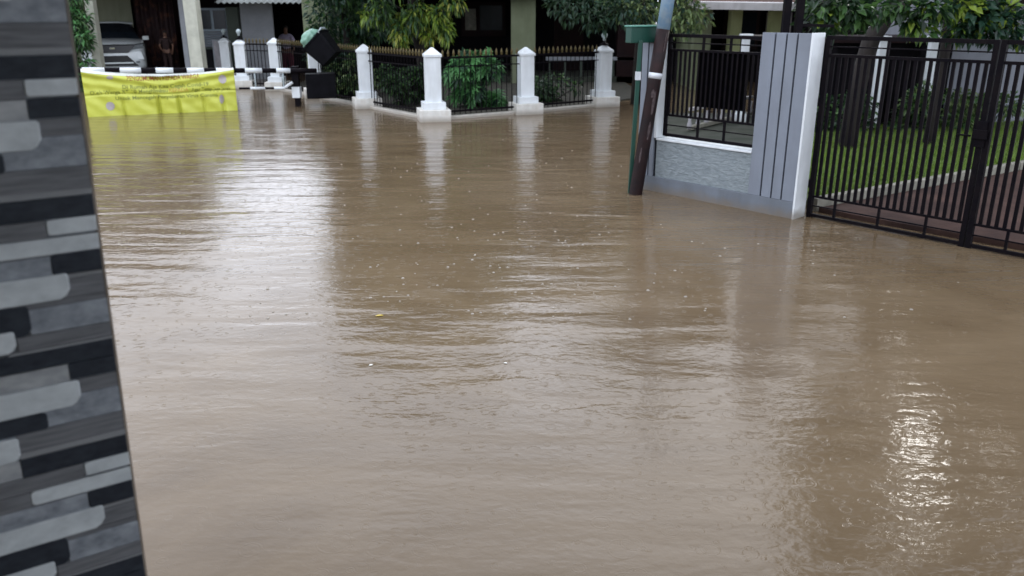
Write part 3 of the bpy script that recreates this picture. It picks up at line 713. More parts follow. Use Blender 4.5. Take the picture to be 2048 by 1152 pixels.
# ------------------------------------------------------------------ foliage
def leaf_mesh(name, clumps, n, L_, W_l, mats, parent=None, droop=0.3, seed=1, spread=1.0, flat=0.0, palmate=0, gap=None):
    r_ = np.random.default_rng(seed)
    tot = sum(c[6] for c in clumps); V = []; Fc = []; MI = []
    par = Vector((0, 0, 0)); q = parent
    while q is not None: par += q.location; q = q.parent
    for c in clumps:
        k = max(1, int(n*c[6]/tot))
        d = r_.normal(size=(k, 3)); d /= np.linalg.norm(d, axis=1)[:, None]
        rad = r_.random(k)**(0.45)
        P = np.array(c[:3])[None, :] + d*rad[:, None]*np.array(c[3:6])[None, :]
        for i in range(k):
            if gap:
                q_ = Vector(P[i])-gap[0]
                if (q_ - gap[1]*q_.dot(gap[1])).length < gap[2]: continue
            out = d[i].copy(); out[2] -= droop*(0.5+r_.random()); out += r_.normal(size=3)*0.55
            if flat: out[2] *= (1-flat)
            m_i = int(r_.choice(len(mats), p=c[7] if len(c) > 7 else None))
            fans = 1
            if palmate: fans = palmate
            base_dir = Vector(out).normalized()
            side0 = base_dir.cross(Vector((0, 0, 1)))
            if side0.length < 0.05: side0 = Vector((1, 0, 0))
            side0.normalize(); nrm = side0.cross(base_dir).normalized()
            tw = Matrix.Rotation(float(r_.normal()*0.6), 3, base_dir)
            side0 = tw @ side0; nrm = tw @ nrm
            s = float(0.7+0.6*r_.random())
            for f in range(fans):
                if fans > 1:
                    a = (f/(fans-1)-0.5)*R(240); ll = L_*s*(1-0.35*abs(f/(fans-1)-0.5)*2)
                    dd = (base_dir*math.cos(a)+side0*math.sin(a)).normalized(); ss = dd.cross(nrm).normalized()
                else:
                    dd = base_dir; ss = side0; ll = L_*s
                p0 = Vector(P[i]) - par
                ww = W_l*s
                o = len(V)
                V += [p0, p0+dd*ll*0.5+ss*ww*0.5+nrm*ww*0.12, p0+dd*ll-Vector((0, 0, 1))*ll*droop*0.35, p0+dd*ll*0.5-ss*ww*0.5+nrm*ww*0.12, p0+dd*ll*0.5-nrm*ww*0.05]
                Fc += [(o, o+1, o+4), (o+1, o+2, o+4), (o+4, o+2, o+3), (o, o+4, o+3)]; MI += [m_i]*4
    me = bpy.data.meshes.new(name); me.from_pydata(V, [], Fc)
    for m_ in mats: me.materials.append(M[m_])
    me.polygons.foreach_set('material_index', MI); me.update()
    o = bpy.data.objects.new(name, me); COL.objects.link(o)
    if parent is not None: o.parent = parent
    return o
def clumps_in(c, rad, n, cr, seed, w=1.0, lower=-1.0, pm=None):
    r_ = random.Random(seed); out = []
    while len(out) < n:
        x, y, z = (r_.uniform(-1, 1) for _ in range(3)); l = math.sqrt(x*x+y*y+z*z)
        if l > 1 or l < 0.35 or z < lower: continue
        k = cr*r_.uniform(0.6, 1.35)
        e = [c[0]+x*rad[0], c[1]+y*rad[1], c[2]+z*rad[2], k, k, k*0.75, w*k**2]
        if pm: e.append(pm[0] if r_.random() < pm[2] else pm[1])
        out.append(tuple(e))
    return out
def tree(label, basept, trunk, clumps, n, L_, W_l, mats, tr=(0.16, 0.09), droop=0.3, seed=1, cat='tree', nm='garden_tree', limbs=10, palmate=0, tn='trunk', cn='crown', gap=None):
    t = thing(nm, label, cat, basept)
    mb = MB(); pts = [Vector(p) for p in trunk]; m_ = len(pts)
    mb.tube(pts, [tr[0]+(tr[1]-tr[0])*i/(m_-1) for i in range(m_)], 10)
    r_ = random.Random(seed)
    for c in r_.sample(clumps, min(limbs, len(clumps))):
        k = r_.randint(max(0, m_//2), m_-1); a = pts[k]; b = Vector(c[:3]); mid = (a+b)/2+Vector((r_.uniform(-.2, .2), r_.uniform(-.2, .2), r_.uniform(-0.05, .25)))
        mb.tube([a, mid, b], [tr[1]*0.6, tr[1]*0.35, tr[1]*0.12], 6)
    mb.build(tn, 'bark', t)
    leaf_mesh(cn, clumps, n, L_, W_l, mats, t, droop, seed, palmate=palmate, gap=gap)
    return t
# drooping lime-green tree behind the corner pillar
c = clumps_in((-1.9, 18.6, 3.9), (2.35, 1.6, 2.5), 70, 0.52, 11, lower=-0.5, pm=([0.15, 0.35, 0.35, 0.15], [0.6, 0.3, 0.08, 0.02], 0.45))
c += [(A(px, py, 18.2).x, 18.2+dy, A(px, py, 18.2).z, rr_, rr_, rz_, w, pm) for px, py, dy, rr_, rz_, w, pm in (
    (760, 20, 0, 0.30, 0.28, 0.28, [0.3, 0.5, 0.18, 0.02]), (800, 50, 0.1, 0.24, 0.3, 0.28, [0.1, 0.4, 0.35, 0.15]), (800, 75, 0.1, 0.18, 0.16, 0.14, [0.0, 0.3, 0.4, 0.3]), (835, 30, 0, 0.34, 0.34, 0.34, [0.15, 0.45, 0.33, 0.07]),
    (875, 35, -0.1, 0.24, 0.28, 0.24, [0.05, 0.3, 0.6, 0.05]), (892, 60, -0.1, 0.13, 0.22, 0.16, [0.0, 0.2, 0.7, 0.1]), (905, 5, 0, 0.25, 0.2, 0.16, [0.2, 0.4, 0.2, 0.2]), (735, 30, 0, 0.16, 0.14, 0.1, [0.0, 0.3, 0.7, 0.0]), (855, 70, 0, 0.14, 0.12, 0.1, [0.0, 0.2, 0.4, 0.4]))]
tree('tree with drooping lime green leaves rising behind the corner pillar of the fence', (-2.0, 18.7, 0.03), [(-2.0, 18.7, 0.0), (-1.95, 18.68, 0.8), (-2.1, 18.6, 1.8), (-2.2, 18.5, 3.0), (-2.15, 18.4, 4.2)], c, 21000, 0.15, 0.048, ['lv_dark', 'lv_mid', 'lv_lime', 'lv_yel'], (0.13, 0.06), 0.9, 21)
# dark tree left of it
c = clumps_in((-3.75, 21.0, 3.2), (1.05, 1.3, 2.2), 30, 0.45, 12) + clumps_in((-4.15, 20.8, 1.35), (0.85, 0.7, 0.9), 14, 0.34, 13)
tree('dark leafy tree between the olive column and the lime green tree', (-4.0, 21.0, 0.03), [(-4.0, 21.0, 0), (-4.05, 21.0, 1.5), (-4.2, 21.0, 3.5)], c, 7500, 0.15, 0.065, ['lv_dark', 'lv_teal', 'lv_mid'], (0.11, 0.05), 0.4, 22)
# shrubs behind the fence
def shrub(label, x, y, rx, ry, h, n, mats, seed, L_=0.12, W_l=0.05, palmate=0, droop=0.4, cl=10):
    t = thing('garden_shrub', label, 'shrub', (x, y, 0.03), 'shrubs growing behind the iron fence')
    c_ = clumps_in((x, y, h*0.52), (rx, ry, h*0.5), cl, 0.22 if not palmate else 0.26, seed)
    mb = MB(); r_ = random.Random(seed)
    for c0 in c_[:8]:
        mb.tube([(x+r_.uniform(-.1, .1), y+r_.uniform(-.1, .1), 0.0), ((x+c0[0])/2, (y+c0[1])/2, c0[2]*0.6), c0[:3]], [0.018, 0.013, 0.006], 6)
    mb.build('stem', 'bark', t)
    leaf_mesh('foliage', c_, n, L_, W_l, mats, t, droop, seed, palmate=palmate)
shrub('bright green shrub with fingered leaves, behind the fence right of the corner pillar', -0.72, 17.75, 0.62, 0.5, 0.98, 620, ['lv_bright', 'lv_bright', 'lv_teal'], 31, 0.20, 0.055, 7, 0.55, 15)
shrub('dark shrub behind the fence just left of the corner pillar', -2.35, 18.1, 0.6, 0.5, 1.0, 2400, ['lv_dark', 'lv_dark', 'lv_mid'], 32)
shrub('olive green shrub behind the fence, right of the black waste bin', -3.85, 20.0, 0.6, 0.5, 0.95, 2400, ['lv_dark', 'lv_olive', 'lv_mid'], 33)
shrub('thin dark creeping shrub behind the fence, left of the lamp pillar', 0.95, 18.9, 0.55, 0.4, 0.5, 700, ['lv_dark', 'lv_dark', 'lv_mid'], 34)
# olive tree behind the pole
c = clumps_in((2.7, 17.0, 3.6), (2.3, 1.5, 1.9), 50, 0.55, 14, lower=-0.9, pm=([0.15, 0.25, 0.6], [0.6, 0.3, 0.1], 0.5))
for px, py, rr_, pm in ((1150, 10, 0.42, [0.7, 0.3, 0]), (1190, 35, 0.35, [0.6, 0.4, 0]), (1235, 20, 0.4, [0.4, 0.5, 0.1]), (1285, 15, 0.35, [0.1, 0.3, 0.6]), (1370, 15, 0.38, [0, 0.2, 0.8]), (1395, 35, 0.28, [0, 0.3, 0.7]), (1350, 45, 0.26, [0, 0.3, 0.7]), (1110, 5, 0.25, [0.7, 0.3, 0]), (1290, 40, 0.2, [0.3, 0.4, 0.3]), (1375, 60, 0.18, [0, 0.4, 0.6])):
    p = A(px, py, 16.0); c.append((p.x, p.y, p.z, rr_, rr_, rr_*0.8, rr_**2*1.6, pm))
tree('broad olive green tree whose crown hangs behind the leaning pole', (2.75, 18.6, 0), [(2.75, 18.6, -0.3), (2.75, 18.4, 1.2), (2.7, 17.8, 2.4), (2.6, 17.2, 3.6)], c, 14000, 0.125, 0.05, ['lv_dark', 'lv_teal', 'lv_olive'], (0.15, 0.08), 0.5, 23)

# ------------------------------------------------------------------ houses
def part(name, m_, root, fn, bevel=0.0):
    mb = MB(); fn(mb); return mb.build(name, m_, root, bevel)
# left house with carport
h1 = thing('carport_house', 'two storey house with an open carport and cream posts, at the far left', 'house', (-10.5, 26, 0))
part('back_wall', 'beige', h1, lambda b: b.bx(-15.0, -12.25, 28.2, 28.4, -0.4, 2.6))
part('side_wall', 'beige', h1, lambda b: b.bx(-15.2, -15.0, 22.6, 28.4, -0.4, 2.6))
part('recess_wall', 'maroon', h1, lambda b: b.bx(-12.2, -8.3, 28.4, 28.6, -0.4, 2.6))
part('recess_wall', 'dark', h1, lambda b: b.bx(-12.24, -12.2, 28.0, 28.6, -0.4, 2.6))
part('ceiling', 'slab', h1, lambda b: b.bx(-15.2, -8.15, 22.4, 28.6, 2.62, 2.85))
part('upper_wall', 'upper', h1, lambda b: b.bx(-15.2, -9.7, 23.0, 26.6, 2.86, 4.9))
part('roof', 'rooftile', h1, lambda b: (b.add([(-15.8, 22.4, 4.9), (-9.4, 22.4, 4.9), (-9.4, 27.2, 4.9), (-15.8, 27.2, 4.9), (-13.5, 24.8, 5.9), (-11.4, 24.8, 5.9)], [(0, 1, 5, 4), (1, 2, 5), (2, 3, 4, 5), (3, 0, 4), (3, 2, 1, 0)])))
for k, px in enumerate((-14.2, -12.4, -10.6)):
    w_ = part('window', 'eave', h1, lambda b: b.bx(px-0.5, px+0.5, 22.93, 22.995, 3.4, 4.6)); part('pane', 'glass', w_, lambda b: b.bx(px-0.42, px+0.42, 22.91, 22.925, 3.48, 4.52))
for (xa, ya, yb, w) in ((A(175, 0, 22.5).x, 0, 0, 0.13),):
    pass
def leanpost(px_t, px_b, Y, w, m_, nm):
    a = A(px_t, 0, Y); b = A(px_b, 137, Y); d = (a-b); d /= d.z
    b0 = b + d*(0.0-b.z); t0 = b + d*(2.62-b.z)
    part(nm, m_, h1, lambda q: q.bar(b0-Vector((0, 0, 0.4)), t0, w, w), 0.008)
leanpost(180, 199, 22.7, 0.22, 'cream', 'post')
leanpost(382, 399, 22.7, 0.33, 'cream', 'post')
leanpost(362, 378, 23.3, 0.14, 'shutter', 'drain_pipe')
cu = thing('door_curtain', 'dark maroon patterned curtain hanging in the carport recess beside the cream post', 'curtain', (-10.9, 26.5, 1.0))
mb = MB(); nn_ = 60; vs = []
for i in range(nn_+1):
    x = -11.5+1.2*i/nn_; y = 26.5+0.05*math.sin(i*0.9)+0.02*math.sin(i*2.3)
    vs += [(x, y, 0.05), (x, y, 2.6)]
mb.add(vs, [(2*i, 2*i+2, 2*i+3, 2*i+1) for i in range(nn_)], 0, True)
o = mb.build('cloth', 'curtain', cu); m_ = o.modifiers.new('t', 'SOLIDIFY'); m_.thickness = 0.006
mb = MB(); mb.tube([(-11.55, 26.5, 2.6), (-10.2, 26.5, 2.6)], 0.015, 8); mb.build('curtain_rail', 'blackiron', cu)
struct(part('carport_floor', 'slab', None, lambda b: b.bx(-15.0, -8.3, 22.8, 28.4, -0.4, 0.16)))
# middle low annex with awning
h1b = thing('shuttered_annex', 'low annex with slatted window, grey shutter door and corrugated awning', 'house', (-7.1, 27, 0))
xL, xR = -8.28, -5.3
part('wall', 'beige', h1b, lambda b: b.bx(xL, xR, 28.4, 28.6, -0.4, 2.75))
part('partition', 'dark', h1b, lambda b: b.bx(-7.85, -7.78, 26.3, 28.4, -0.4, 2.3))
w_ = part('window', 'blind', h1b, lambda b: (b.bx(A(392, 60, 26.0).x, A(456, 60, 26.0).x, 26.15, 26.2, 0.7, 2.02)))
for (a, b_) in ((394, 418), (424, 448)):
    xa, xb = A(a, 40, 26.0).x, A(b_, 40, 26.0).x
    part('pane', 'glass', w_, lambda b: b.bx(xa, xb, 26.12, 26.145, 1.42, 1.96))
for k in range(9):
    zz = 0.78+k*0.07
    part('louver', 'shutter', w_, lambda b: b.box((A(424, 60, 26.0).x, 26.12, zz), (1.0, 0.05, 0.016), rot=Matrix.Rotation(R(35), 3, 'X')))
part('column', 'darkgreen', h1b, lambda b: b.bx(A(457, 60, 25.9).x, A(481, 60, 25.9).x, 25.8, 26.1, -0.4, 2.05), 0.01)
sh = part('shutter_door', 'shutter', h1b, lambda b: b.bx(A(482, 40, 25.6).x, A(546, 40, 25.6).x, 25.6, 25.64, -0.3, 2.3))
for k in range(24):
    part('shutter_slat', 'shutter', sh, lambda b: b.bx(A(482, 40, 25.6).x, A(546, 40, 25.6).x, 25.575, 25.598, -0.2+k*0.1, -0.2+k*0.1+0.075))
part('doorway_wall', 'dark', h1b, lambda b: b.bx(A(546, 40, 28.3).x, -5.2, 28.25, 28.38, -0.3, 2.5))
part('beam', 'slab', h1b, lambda b: b.bx(xL, -5.35, 24.9, 25.1, 2.32, 2.65))
part('flat_roof', 'slab', h1b, lambda b: b.bx(xL, -5.35, 25.12, 28.6, 2.4, 2.62))
mb = MB(); na = 90; vs = []
for i in range(na+1):
    x = xL+0.02+(2.85)*i/na; zz = 0.025*math.sin(i*1.25)
    vs += [(x, 24.2, 2.155+zz), (x, 24.88, 2.34+zz)]
mb.add(vs, [(2*i, 2*i+2, 2*i+3, 2*i+1) for i in range(na)], 0, True)
o = mb.build('awning', 'awning', h1b); m_ = o.modifiers.new('t', 'SOLIDIFY'); m_.thickness = 0.006
# things in front of it
cab = thing('low_cabinet', 'dark low cabinet standing under the slatted window of the annex', 'cabinet', (-8.0, 26.5, 0))
xa, xb = A(396, 100, 25.6).x, A(430, 100, 25.6).x
part('body', 'blackplastic', cab, lambda b: b.bx(xa, xb, 25.5, 25.9, -0.1, 0.86), 0.01); part('top', 'darkgreen', cab, lambda b: b.bx(xa-0.02, xb+0.02, 25.48, 25.92, 0.862, 0.9), 0.004)
part('door', 'blackplastic', cab, lambda b: b.bx(xa+0.03, (xa+xb)/2-0.01, 25.48, 25.498, 0.05, 0.82)); part('door', 'blackplastic', cab, lambda b: b.bx((xa+xb)/2+0.01, xb-0.03, 25.48, 25.498, 0.05, 0.82))
pan = thing('screen_panel', 'pale mauve patterned screen panel left of the far lamp pillar', 'panel', (-7.9, 25.3, 0))
xa, xb = A(428, 100, 25.4).x, A(452, 100, 25.4).x
part('frame', 'shutter', pan, lambda b: (b.bx(xa, xb, 25.3, 25.34, 1.10, 1.14), b.bx(xa, xa+0.04, 25.3, 25.34, -0.2, 1.1), b.bx(xb-0.04, xb, 25.3, 25.34, -0.2, 1.1)))
part('sheet', 'pinkwall', pan, lambda b: b.bx(xa+0.04, xb-0.04, 25.31, 25.33, -0.2, 1.1))

# main house behind the garden
h2 = thing('main_house', 'dark verandah house with olive columns behind the fenced garden', 'house', (-1.0, 26, 0))
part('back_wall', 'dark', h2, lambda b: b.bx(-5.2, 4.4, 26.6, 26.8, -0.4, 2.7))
part('floor', 'wetpath', h2, lambda b: b.bx(-5.2, 4.3, 24.0, 26.6, -0.4, 0.18))
def colm(px0, px1, Y, d=0.4, m_='olive'):
    xa, xb = A(px0, 60, Y).x, A(px1, 60, Y).x
    part('column', m_, h2, lambda b: b.bx(xa, xb, Y, Y+d, -0.4, 2.36), 0.01)
colm(607, 657, 23.4); colm(1022, 1071, 23.6)
colm(1236, 1275, 24.0, m_='maroon')
part('beam', 'slab', h2, lambda b: b.bx(-5.75, 4.3, 23.3, 24.05, 2.37, 2.62))
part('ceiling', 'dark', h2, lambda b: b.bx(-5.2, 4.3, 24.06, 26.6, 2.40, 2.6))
part('end_wall', 'olive', h2, lambda b: b.bx(-5.75, -5.35, 23.9, 26.8, -0.4, 2.36))
part('upper_wall', 'upper', h2, lambda b: b.bx(-5.0, 4.2, 24.2, 27.5, 2.63, 5.6))
part('roof', 'rooftile', h2, lambda b: b.add([(-5.4, 23.5, 5.6), (4.8, 23.5, 5.6), (4.8, 28.2, 5.6), (-5.4, 28.2, 5.6), (-3.6, 25.8, 7.1), (2.9, 25.8, 7.1)], [(0, 1, 5, 4), (1, 2, 5), (2, 3, 4, 5), (3, 0, 4), (3, 2, 1, 0)]))
for px in (-4.2, -1.6, 1.0, 3.2):
    w_ = part('window', 'eave', h2, lambda b: b.bx(px-0.5, px+0.5, 24.13, 24.195, 3.3, 4.6)); part('pane', 'glass', w_, lambda b: b.bx(px-0.43, px+0.43, 24.11, 24.125, 3.37, 4.53))
xa, xb = A(930, 40, 26.4).x, A(952, 40, 26.4).x
w_ = part('window', 'maroon', h2, lambda b: b.bx(xa-0.12, xb+0.9, 26.5, 26.59, 1.2, 2.2)); part('pane', 'kerb', w_, lambda b: b.bx(xa, xb, 26.46, 26.495, 1.38, 2.0)); part('pane', 'glass', w_, lambda b: b.bx(xb+0.12, xb+0.8, 26.46, 26.495, 1.38, 2.1))
part('door', 'maroon', h2, lambda b: b.bx(1.3, 2.2, 26.5, 26.59, 0.18, 2.2))
part('verandah_rail', 'shutter', h2, lambda b: b.bx(0.95, 4.3, 24.0, 24.1, 0.62, 0.72), 0.01)
for k in range(8):
    x = 1.05+k*0.45
    part('baluster', 'darkgreen', h2, lambda b: b.bx(x-0.03, x+0.03, 24.02, 24.08, 0.18, 0.62))

# right hand house with pale eave
h3 = thing('eaved_house', 'single storey house with yellow-green columns and a pale eave, above the wall grille', 'house', (6.5, 23, 0))
part('back_wall', 'dark', h3, lambda b: b.bx(4.5, 9.6, 24.6, 24.8, -0.3, 2.35))
def col3(px0, px1, Y, m_='olivelight', top=2.1):
    xa, xb = A(px0, 50, Y).x, A(px1, 50, Y).x
    part('column', m_, h3, lambda b: b.bx(xa, xb, Y, Y+0.35, -0.3, top), 0.01)
col3(1390, 1424, 22.0, 'olive', 1.98); col3(1462, 1484, 22.0, top=1.98); col3(1542, 1566, 21.6, top=1.95)
part('side_wall', 'olive', h3, lambda b: b.bx(A(1385, 50, 23).x-0.1, A(1424, 50, 23).x, 23.0, 24.6, -0.3, 2.1))
part('eave', 'eave', h3, lambda b: b.add([(4.6, 21.2, 1.99), (8.0, 20.4, 1.93), (9.6, 24.8, 2.3), (4.4, 24.8, 2.3), (4.6, 21.2, 2.16), (8.0, 20.4, 2.10), (9.6, 24.8, 2.5), (4.4, 24.8, 2.5)], [(0, 1, 2, 3), (4, 5, 6, 7), (0, 1, 5, 4), (1, 2, 6, 5), (2, 3, 7, 6), (3, 0, 4, 7)]))
part('roof', 'rooftile', h3, lambda b: b.add([(4.5, 21.4, 2.17), (8.0, 20.7, 2.12), (9.6, 24.8, 2.52), (4.3, 25.2, 2.52), (5.8, 24, 3.8), (8.0, 24, 3.8)], [(0, 1, 5, 4), (1, 2, 5), (2, 3, 4, 5), (3, 0, 4), (3, 2, 1, 0)]))
w_ = part('window', 'maroon', h3, lambda b: b.bx(6.0, 7.0, 24.5, 24.59, 0.9, 2.0)); part('pane', 'glass', w_, lambda b: b.bx(6.1, 6.9, 24.46, 24.49, 1.0, 1.9))
w_ = part('window', 'pinkwall', h3, lambda b: b.bx(7.2, 7.9, 24.5, 24.59, 0.9, 1.9)); part('pane', 'pinkwall', w_, lambda b: b.bx(7.28, 7.82, 24.46, 24.49, 0.95, 1.85))

# neighbouring lilac grey house to the right
h4 = thing('grey_house', 'plain lilac grey house wall at the far right behind the driveway gate', 'house', (10, 16, 0))
xa = A(1885, 100, 15).x
part('wall', 'rightwall', h4, lambda b: b.bx(xa, xa+8, 15.0, 18.0, -0.3, 3.3))
part('cornice', 'rightwall', h4, lambda b: b.bx(xa-0.06, xa+8.1, 14.9, 14.997, 3.1, 3.3), 0.01)
part('roof', 'rooftile', h4, lambda b: b.add([(xa-0.4, 14.5, 3.31), (xa+8.4, 14.5, 3.31), (xa+8.4, 18.4, 3.31), (xa-0.4, 18.4, 3.31), (xa+1.5, 16.4, 4.6), (xa+6.5, 16.4, 4.6)], [(0, 1, 5, 4), (1, 2, 5), (2, 3, 4, 5), (3, 0, 4), (3, 2, 1, 0)]))
w_ = part('window', 'cartrim', h4, lambda b: b.bx(xa+2.4, xa+3.4, 14.93, 14.99, 1.0, 2.3)); part('pane', 'glass', w_, lambda b: b.bx(xa+2.5, xa+3.3, 14.91, 14.925, 1.1, 2.2))
# dark garden shed between
h5 = thing('dark_shed', 'low dark shed in the shade at the back of the lawn, seen through the gate', 'shed', (6.4, 16.5, 0))
part('wall', 'dark', h5, lambda b: b.bx(4.45, xa-0.05, 14.55, 14.7, -0.2, 1.45)); part('roof', 'maroon', h5, lambda b: b.bx(4.4, xa-0.03, 14.3, 16.2, 1.46, 1.54))
for k in range(4):
    x = 4.6+k*0.75
    part('post', 'dark', h5, lambda b: b.bx(x, x+0.1, 14.36, 14.46, -0.2, 1.455))
# slim white pillars in that garden
for k, (px, Y, lab) in enumerate(((1492, 15.2, 'slim white garden pillar seen through the wall grille'), (1766, 14.1, 'slim white garden pillar behind the gate, beside the tree trunk'), (1868, 14.1, 'slim white garden pillar behind the gate, next to the grey house'))):
    x = A(px, 80, Y).x
    t = thing('garden_pillar', lab, 'pillar', (x, Y, 0.1), 'slim white pillars in the walled garden')
    part('shaft', 'white', t, lambda b: b.bx(x-0.06, x+0.06, Y-0.06, Y+0.06, 0.0, 1.52), 0.005); part('cap', 'white', t, lambda b: b.bx(x-0.10, x+0.10, Y-0.10, Y+0.10, 1.522, 1.58), 0.006); part('base', 'white', t, lambda b: b.bx(x-0.10, x+0.10, Y-0.1, Y+0.1, -0.1, 0.2), 0.006)

# yard ground
lawnpoly = [(3.12, 8.45), (6.75, 10.75), (10.5, 13.4), (10.5, 16.6), (5.2, 16.6), (4.0, 13.0)]
def sheet(poly, z, m_, nm, low=-0.4):
    mb = MB(); k = len(poly); mb.add([(x, y, z) for x, y in poly]+[(x, y, low) for x, y in poly], [tuple(range(k))]+[(i, (i+1) % k, k+(i+1) % k, k+i) for i in range(k)])
    return mb.build(nm, m_)
struct(sheet(lawnpoly, 0.07, 'lawn', 'lawn_ground'))
struct(sheet([(3.18, 8.36), (3.45, 8.02), (7.5, 3.6), (14, 8), (14, 15.5), (6.85, 10.68)], 0.05, 'drive', 'driveway'))
struct(sheet([(1.78, 9.85), (3.05, 8.5), (3.95, 13.0), (5.1, 16.6), (3.0, 16.6), (2.25, 13.0)], 0.045, 'wetpath', 'yard_path'))
kb = thing('lawn_kerb', 'pale concrete kerb between the lawn and the driveway behind the gate', 'kerb', (4.9, 9.6, 0))
a = Vector((3.14, 8.42, 0.06)); b = Vector((6.9, 10.8, 0.06)); nseg = 9
for i in range(nseg):
    p = a+(b-a)*(i/nseg); q = a+(b-a)*((i+0.97)/nseg)
    mb = MB(); mb.bar(p+Vector((0, 0, 0.0)), q, 0.09, 0.16); mb.build('kerb_stone', 'kerb', kb, 0.008)
kb2 = thing('garden_balustrade', 'low pale balustrade in the walled garden, seen below the black sheet of the grille', 'balustrade', (4.0, 14.4, 0))
a = G(1378, 262, 0.05); b = G(1500, 232, 0.05)
mb = MB(); mb.bar(a+Vector((0, 0, 0.05)), b+Vector((0, 0, 0.05)), 0.08, 0.06); mb.build('rail', 'kerb', kb2)
mb = MB(); mb.bar(a+Vector((0, 0, 0.36)), b+Vector((0, 0, 0.36)), 0.07, 0.05); mb.build('rail', 'pinkwall', kb2)
for i in range(9):
    p = a+(b-a)*(i/8); mb = MB(); mb.lathe([(0.03, 0.08), (0.045, 0.15), (0.025, 0.22), (0.03, 0.33)], (p.x, p.y, 0), 8); mb.build('baluster', 'pinkwall', kb2)
# grass
r_ = np.random.default_rng(5)
def inpoly(x, y, poly):
    c_ = False; j = len(poly)-1
    for i in range(len(poly)):
        xi, yi = poly[i]; xj, yj = poly[j]
        if (yi > y) != (yj > y) and x < (xj-xi)*(y-yi)/(yj-yi)+xi: c_ = not c_
        j = i
    return c_
V = []; Fc = []
lp = [(3.15, 8.55), (6.7, 10.9), (10.3, 13.5), (10.3, 15.6), (5.0, 15.6), (4.1, 13.0)]
while len(Fc) < 34000:
    x = 2.6+7.7*r_.random(); y = 8.5+7.1*r_.random()
    if not inpoly(x, y, lp): continue
    if r_.random() > min(1, 10.5/y)**2: continue
    a = r_.random()*6.28; hgt = 0.03+0.05*r_.random(); w = 0.006; lean = 0.03*r_.normal(size=2); o = len(V)
    V += [(x-w*math.cos(a), y-w*math.sin(a), 0.068), (x+w*math.cos(a), y+w*math.sin(a), 0.068), (x+lean[0], y+lean[1], 0.07+hgt)]; Fc.append((o, o+1, o+2))
me = bpy.data.meshes.new('grass'); me.from_pydata(V, [], Fc); me.materials.append(M['grass']); o = bpy.data.objects.new('grass', me); COL.objects.link(o); o['kind'] = 'stuff'; tag(o, 'short green grass of the lawn behind the iron gate', 'grass')

# garden trees at the right; leaves are left out along the sun ray to shape the water glint
SUN_EL, SUN_AZ = 26.8, 29.2      # azimuth measured clockwise from +Y
GAP = (Vector((1.93, 3.46, 0)), Vector((math.sin(R(SUN_AZ))*math.cos(R(SUN_EL)), math.cos(R(SUN_AZ))*math.cos(R(SUN_EL)), math.sin(R(SUN_EL)))), 0.27)
c = clumps_in((7.0, 12.4, 5.5), (2.3, 1.9, 3.4), 84, 0.5, 15, lower=-0.9, pm=([0.45, 0.5, 0.05], [0.85, 0.15, 0.0], 0.4))
c += [(5.75, 12.4, 5.2, 0.8, 0.7, 0.7, 0.9, [0.6, 0.4, 0]), (5.9, 12.0, 6.1, 0.7, 0.7, 0.6, 0.7, [0.6, 0.4, 0]), (5.6, 12.6, 4.4, 0.6, 0.6, 0.6, 0.6, [0.6, 0.4, 0])]  # unseen clumps added to block stray sun from the water
for px, py, rr_, pm in ((1640, 10, 0.22, [0.6, 0.4, 0]), (1660, 30, 0.14, [0, 0.5, 0.5]), (1690, 15, 0.26, [0.8, 0.2, 0]), (1720, 30, 0.16, [0.3, 0.7, 0]), (1830, 50, 0.16, [0.1, 0.5, 0.4]), (1835, 20, 0.2, [0.4, 0.4, 0.2]), (1850, 65, 0.1, [0.1, 0.5, 0.4]), (1670, 55, 0.12, [0.6, 0.4, 0]), (1755, 20, 0.15, [0.6, 0.4, 0]), (1800, 10, 0.2, [0.5, 0.5, 0]), (1870, 15, 0.2, [0.7, 0.2, 0.1])):
    p = A(px, py, 11.0); c.append((p.x, p.y, p.z, rr_, rr_, rr_*0.75, rr_**2*2.2, pm))
pA, pB, pC = A(1742, 80, 12.2), A(1775, 30, 12.2), A(1822, -10, 12.2)
tree('dark leaning garden tree behind the gate, left of the white slim pillar', (pA.x-0.15, 12.2, 0.07), [(pA.x-0.15, 12.2, 0.0), (pA.x-0.1, 12.2, 1.0), pA, pB, pC, pC+Vector((0.3, 0, 1.2))], c, 24000, 0.15, 0.075, ['lv_dark', 'lv_mid', 'lv_lime'], (0.13, 0.11), 0.45, 24, gap=GAP)
c = clumps_in((9.0, 12.6, 4.9), (2.6, 1.9, 3.0), 66, 0.48, 16, lower=-0.9, pm=([0.1, 0.6, 0.3], [0.6, 0.4, 0.0], 0.5))
for px, py, rr_, pm in ((1925, 10, 0.22, [0.1, 0.2, 0.7]), (1950, 35, 0.26, [0.2, 0.7, 0.1]), (1975, 50, 0.22, [0.3, 0.6, 0.1]), (2005, 30, 0.2, [0.1, 0.5, 0.4]), (2030, 50, 0.2, [0.3, 0.6, 0.1]), (1945, 62, 0.13, [0.4, 0.3, 0.3]), (1995, 68, 0.14, [0.5, 0.5, 0]), (1915, 55, 0.16, [0.4, 0.4, 0.2]), (1970, 5, 0.2, [0.5, 0.5, 0]), (2045, 75, 0.12, [0.3, 0.6, 0.1])):
    p = A(px, py, 11.3); c.append((p.x, p.y, p.z, rr_, rr_, rr_*0.75, rr_**2*2.2, pm))
qA = A(1893, 85, 12.4); qB = A(1900, 0, 12.4)
tree('upright garden tree with pale green leaves in front of the lilac grey house', (qA.x, 12.4, 0.07), [(qA.x-0.04, 12.4, 0.0), (qA.x-0.02, 12.4, 0.8), qA, qB, qB+Vector((0.1, 0.1, 1.3))], c, 19000, 0.15, 0.07, ['lv_dark', 'lv_teal', 'lv_lime'], (0.075, 0.07), 0.45, 25, gap=GAP)
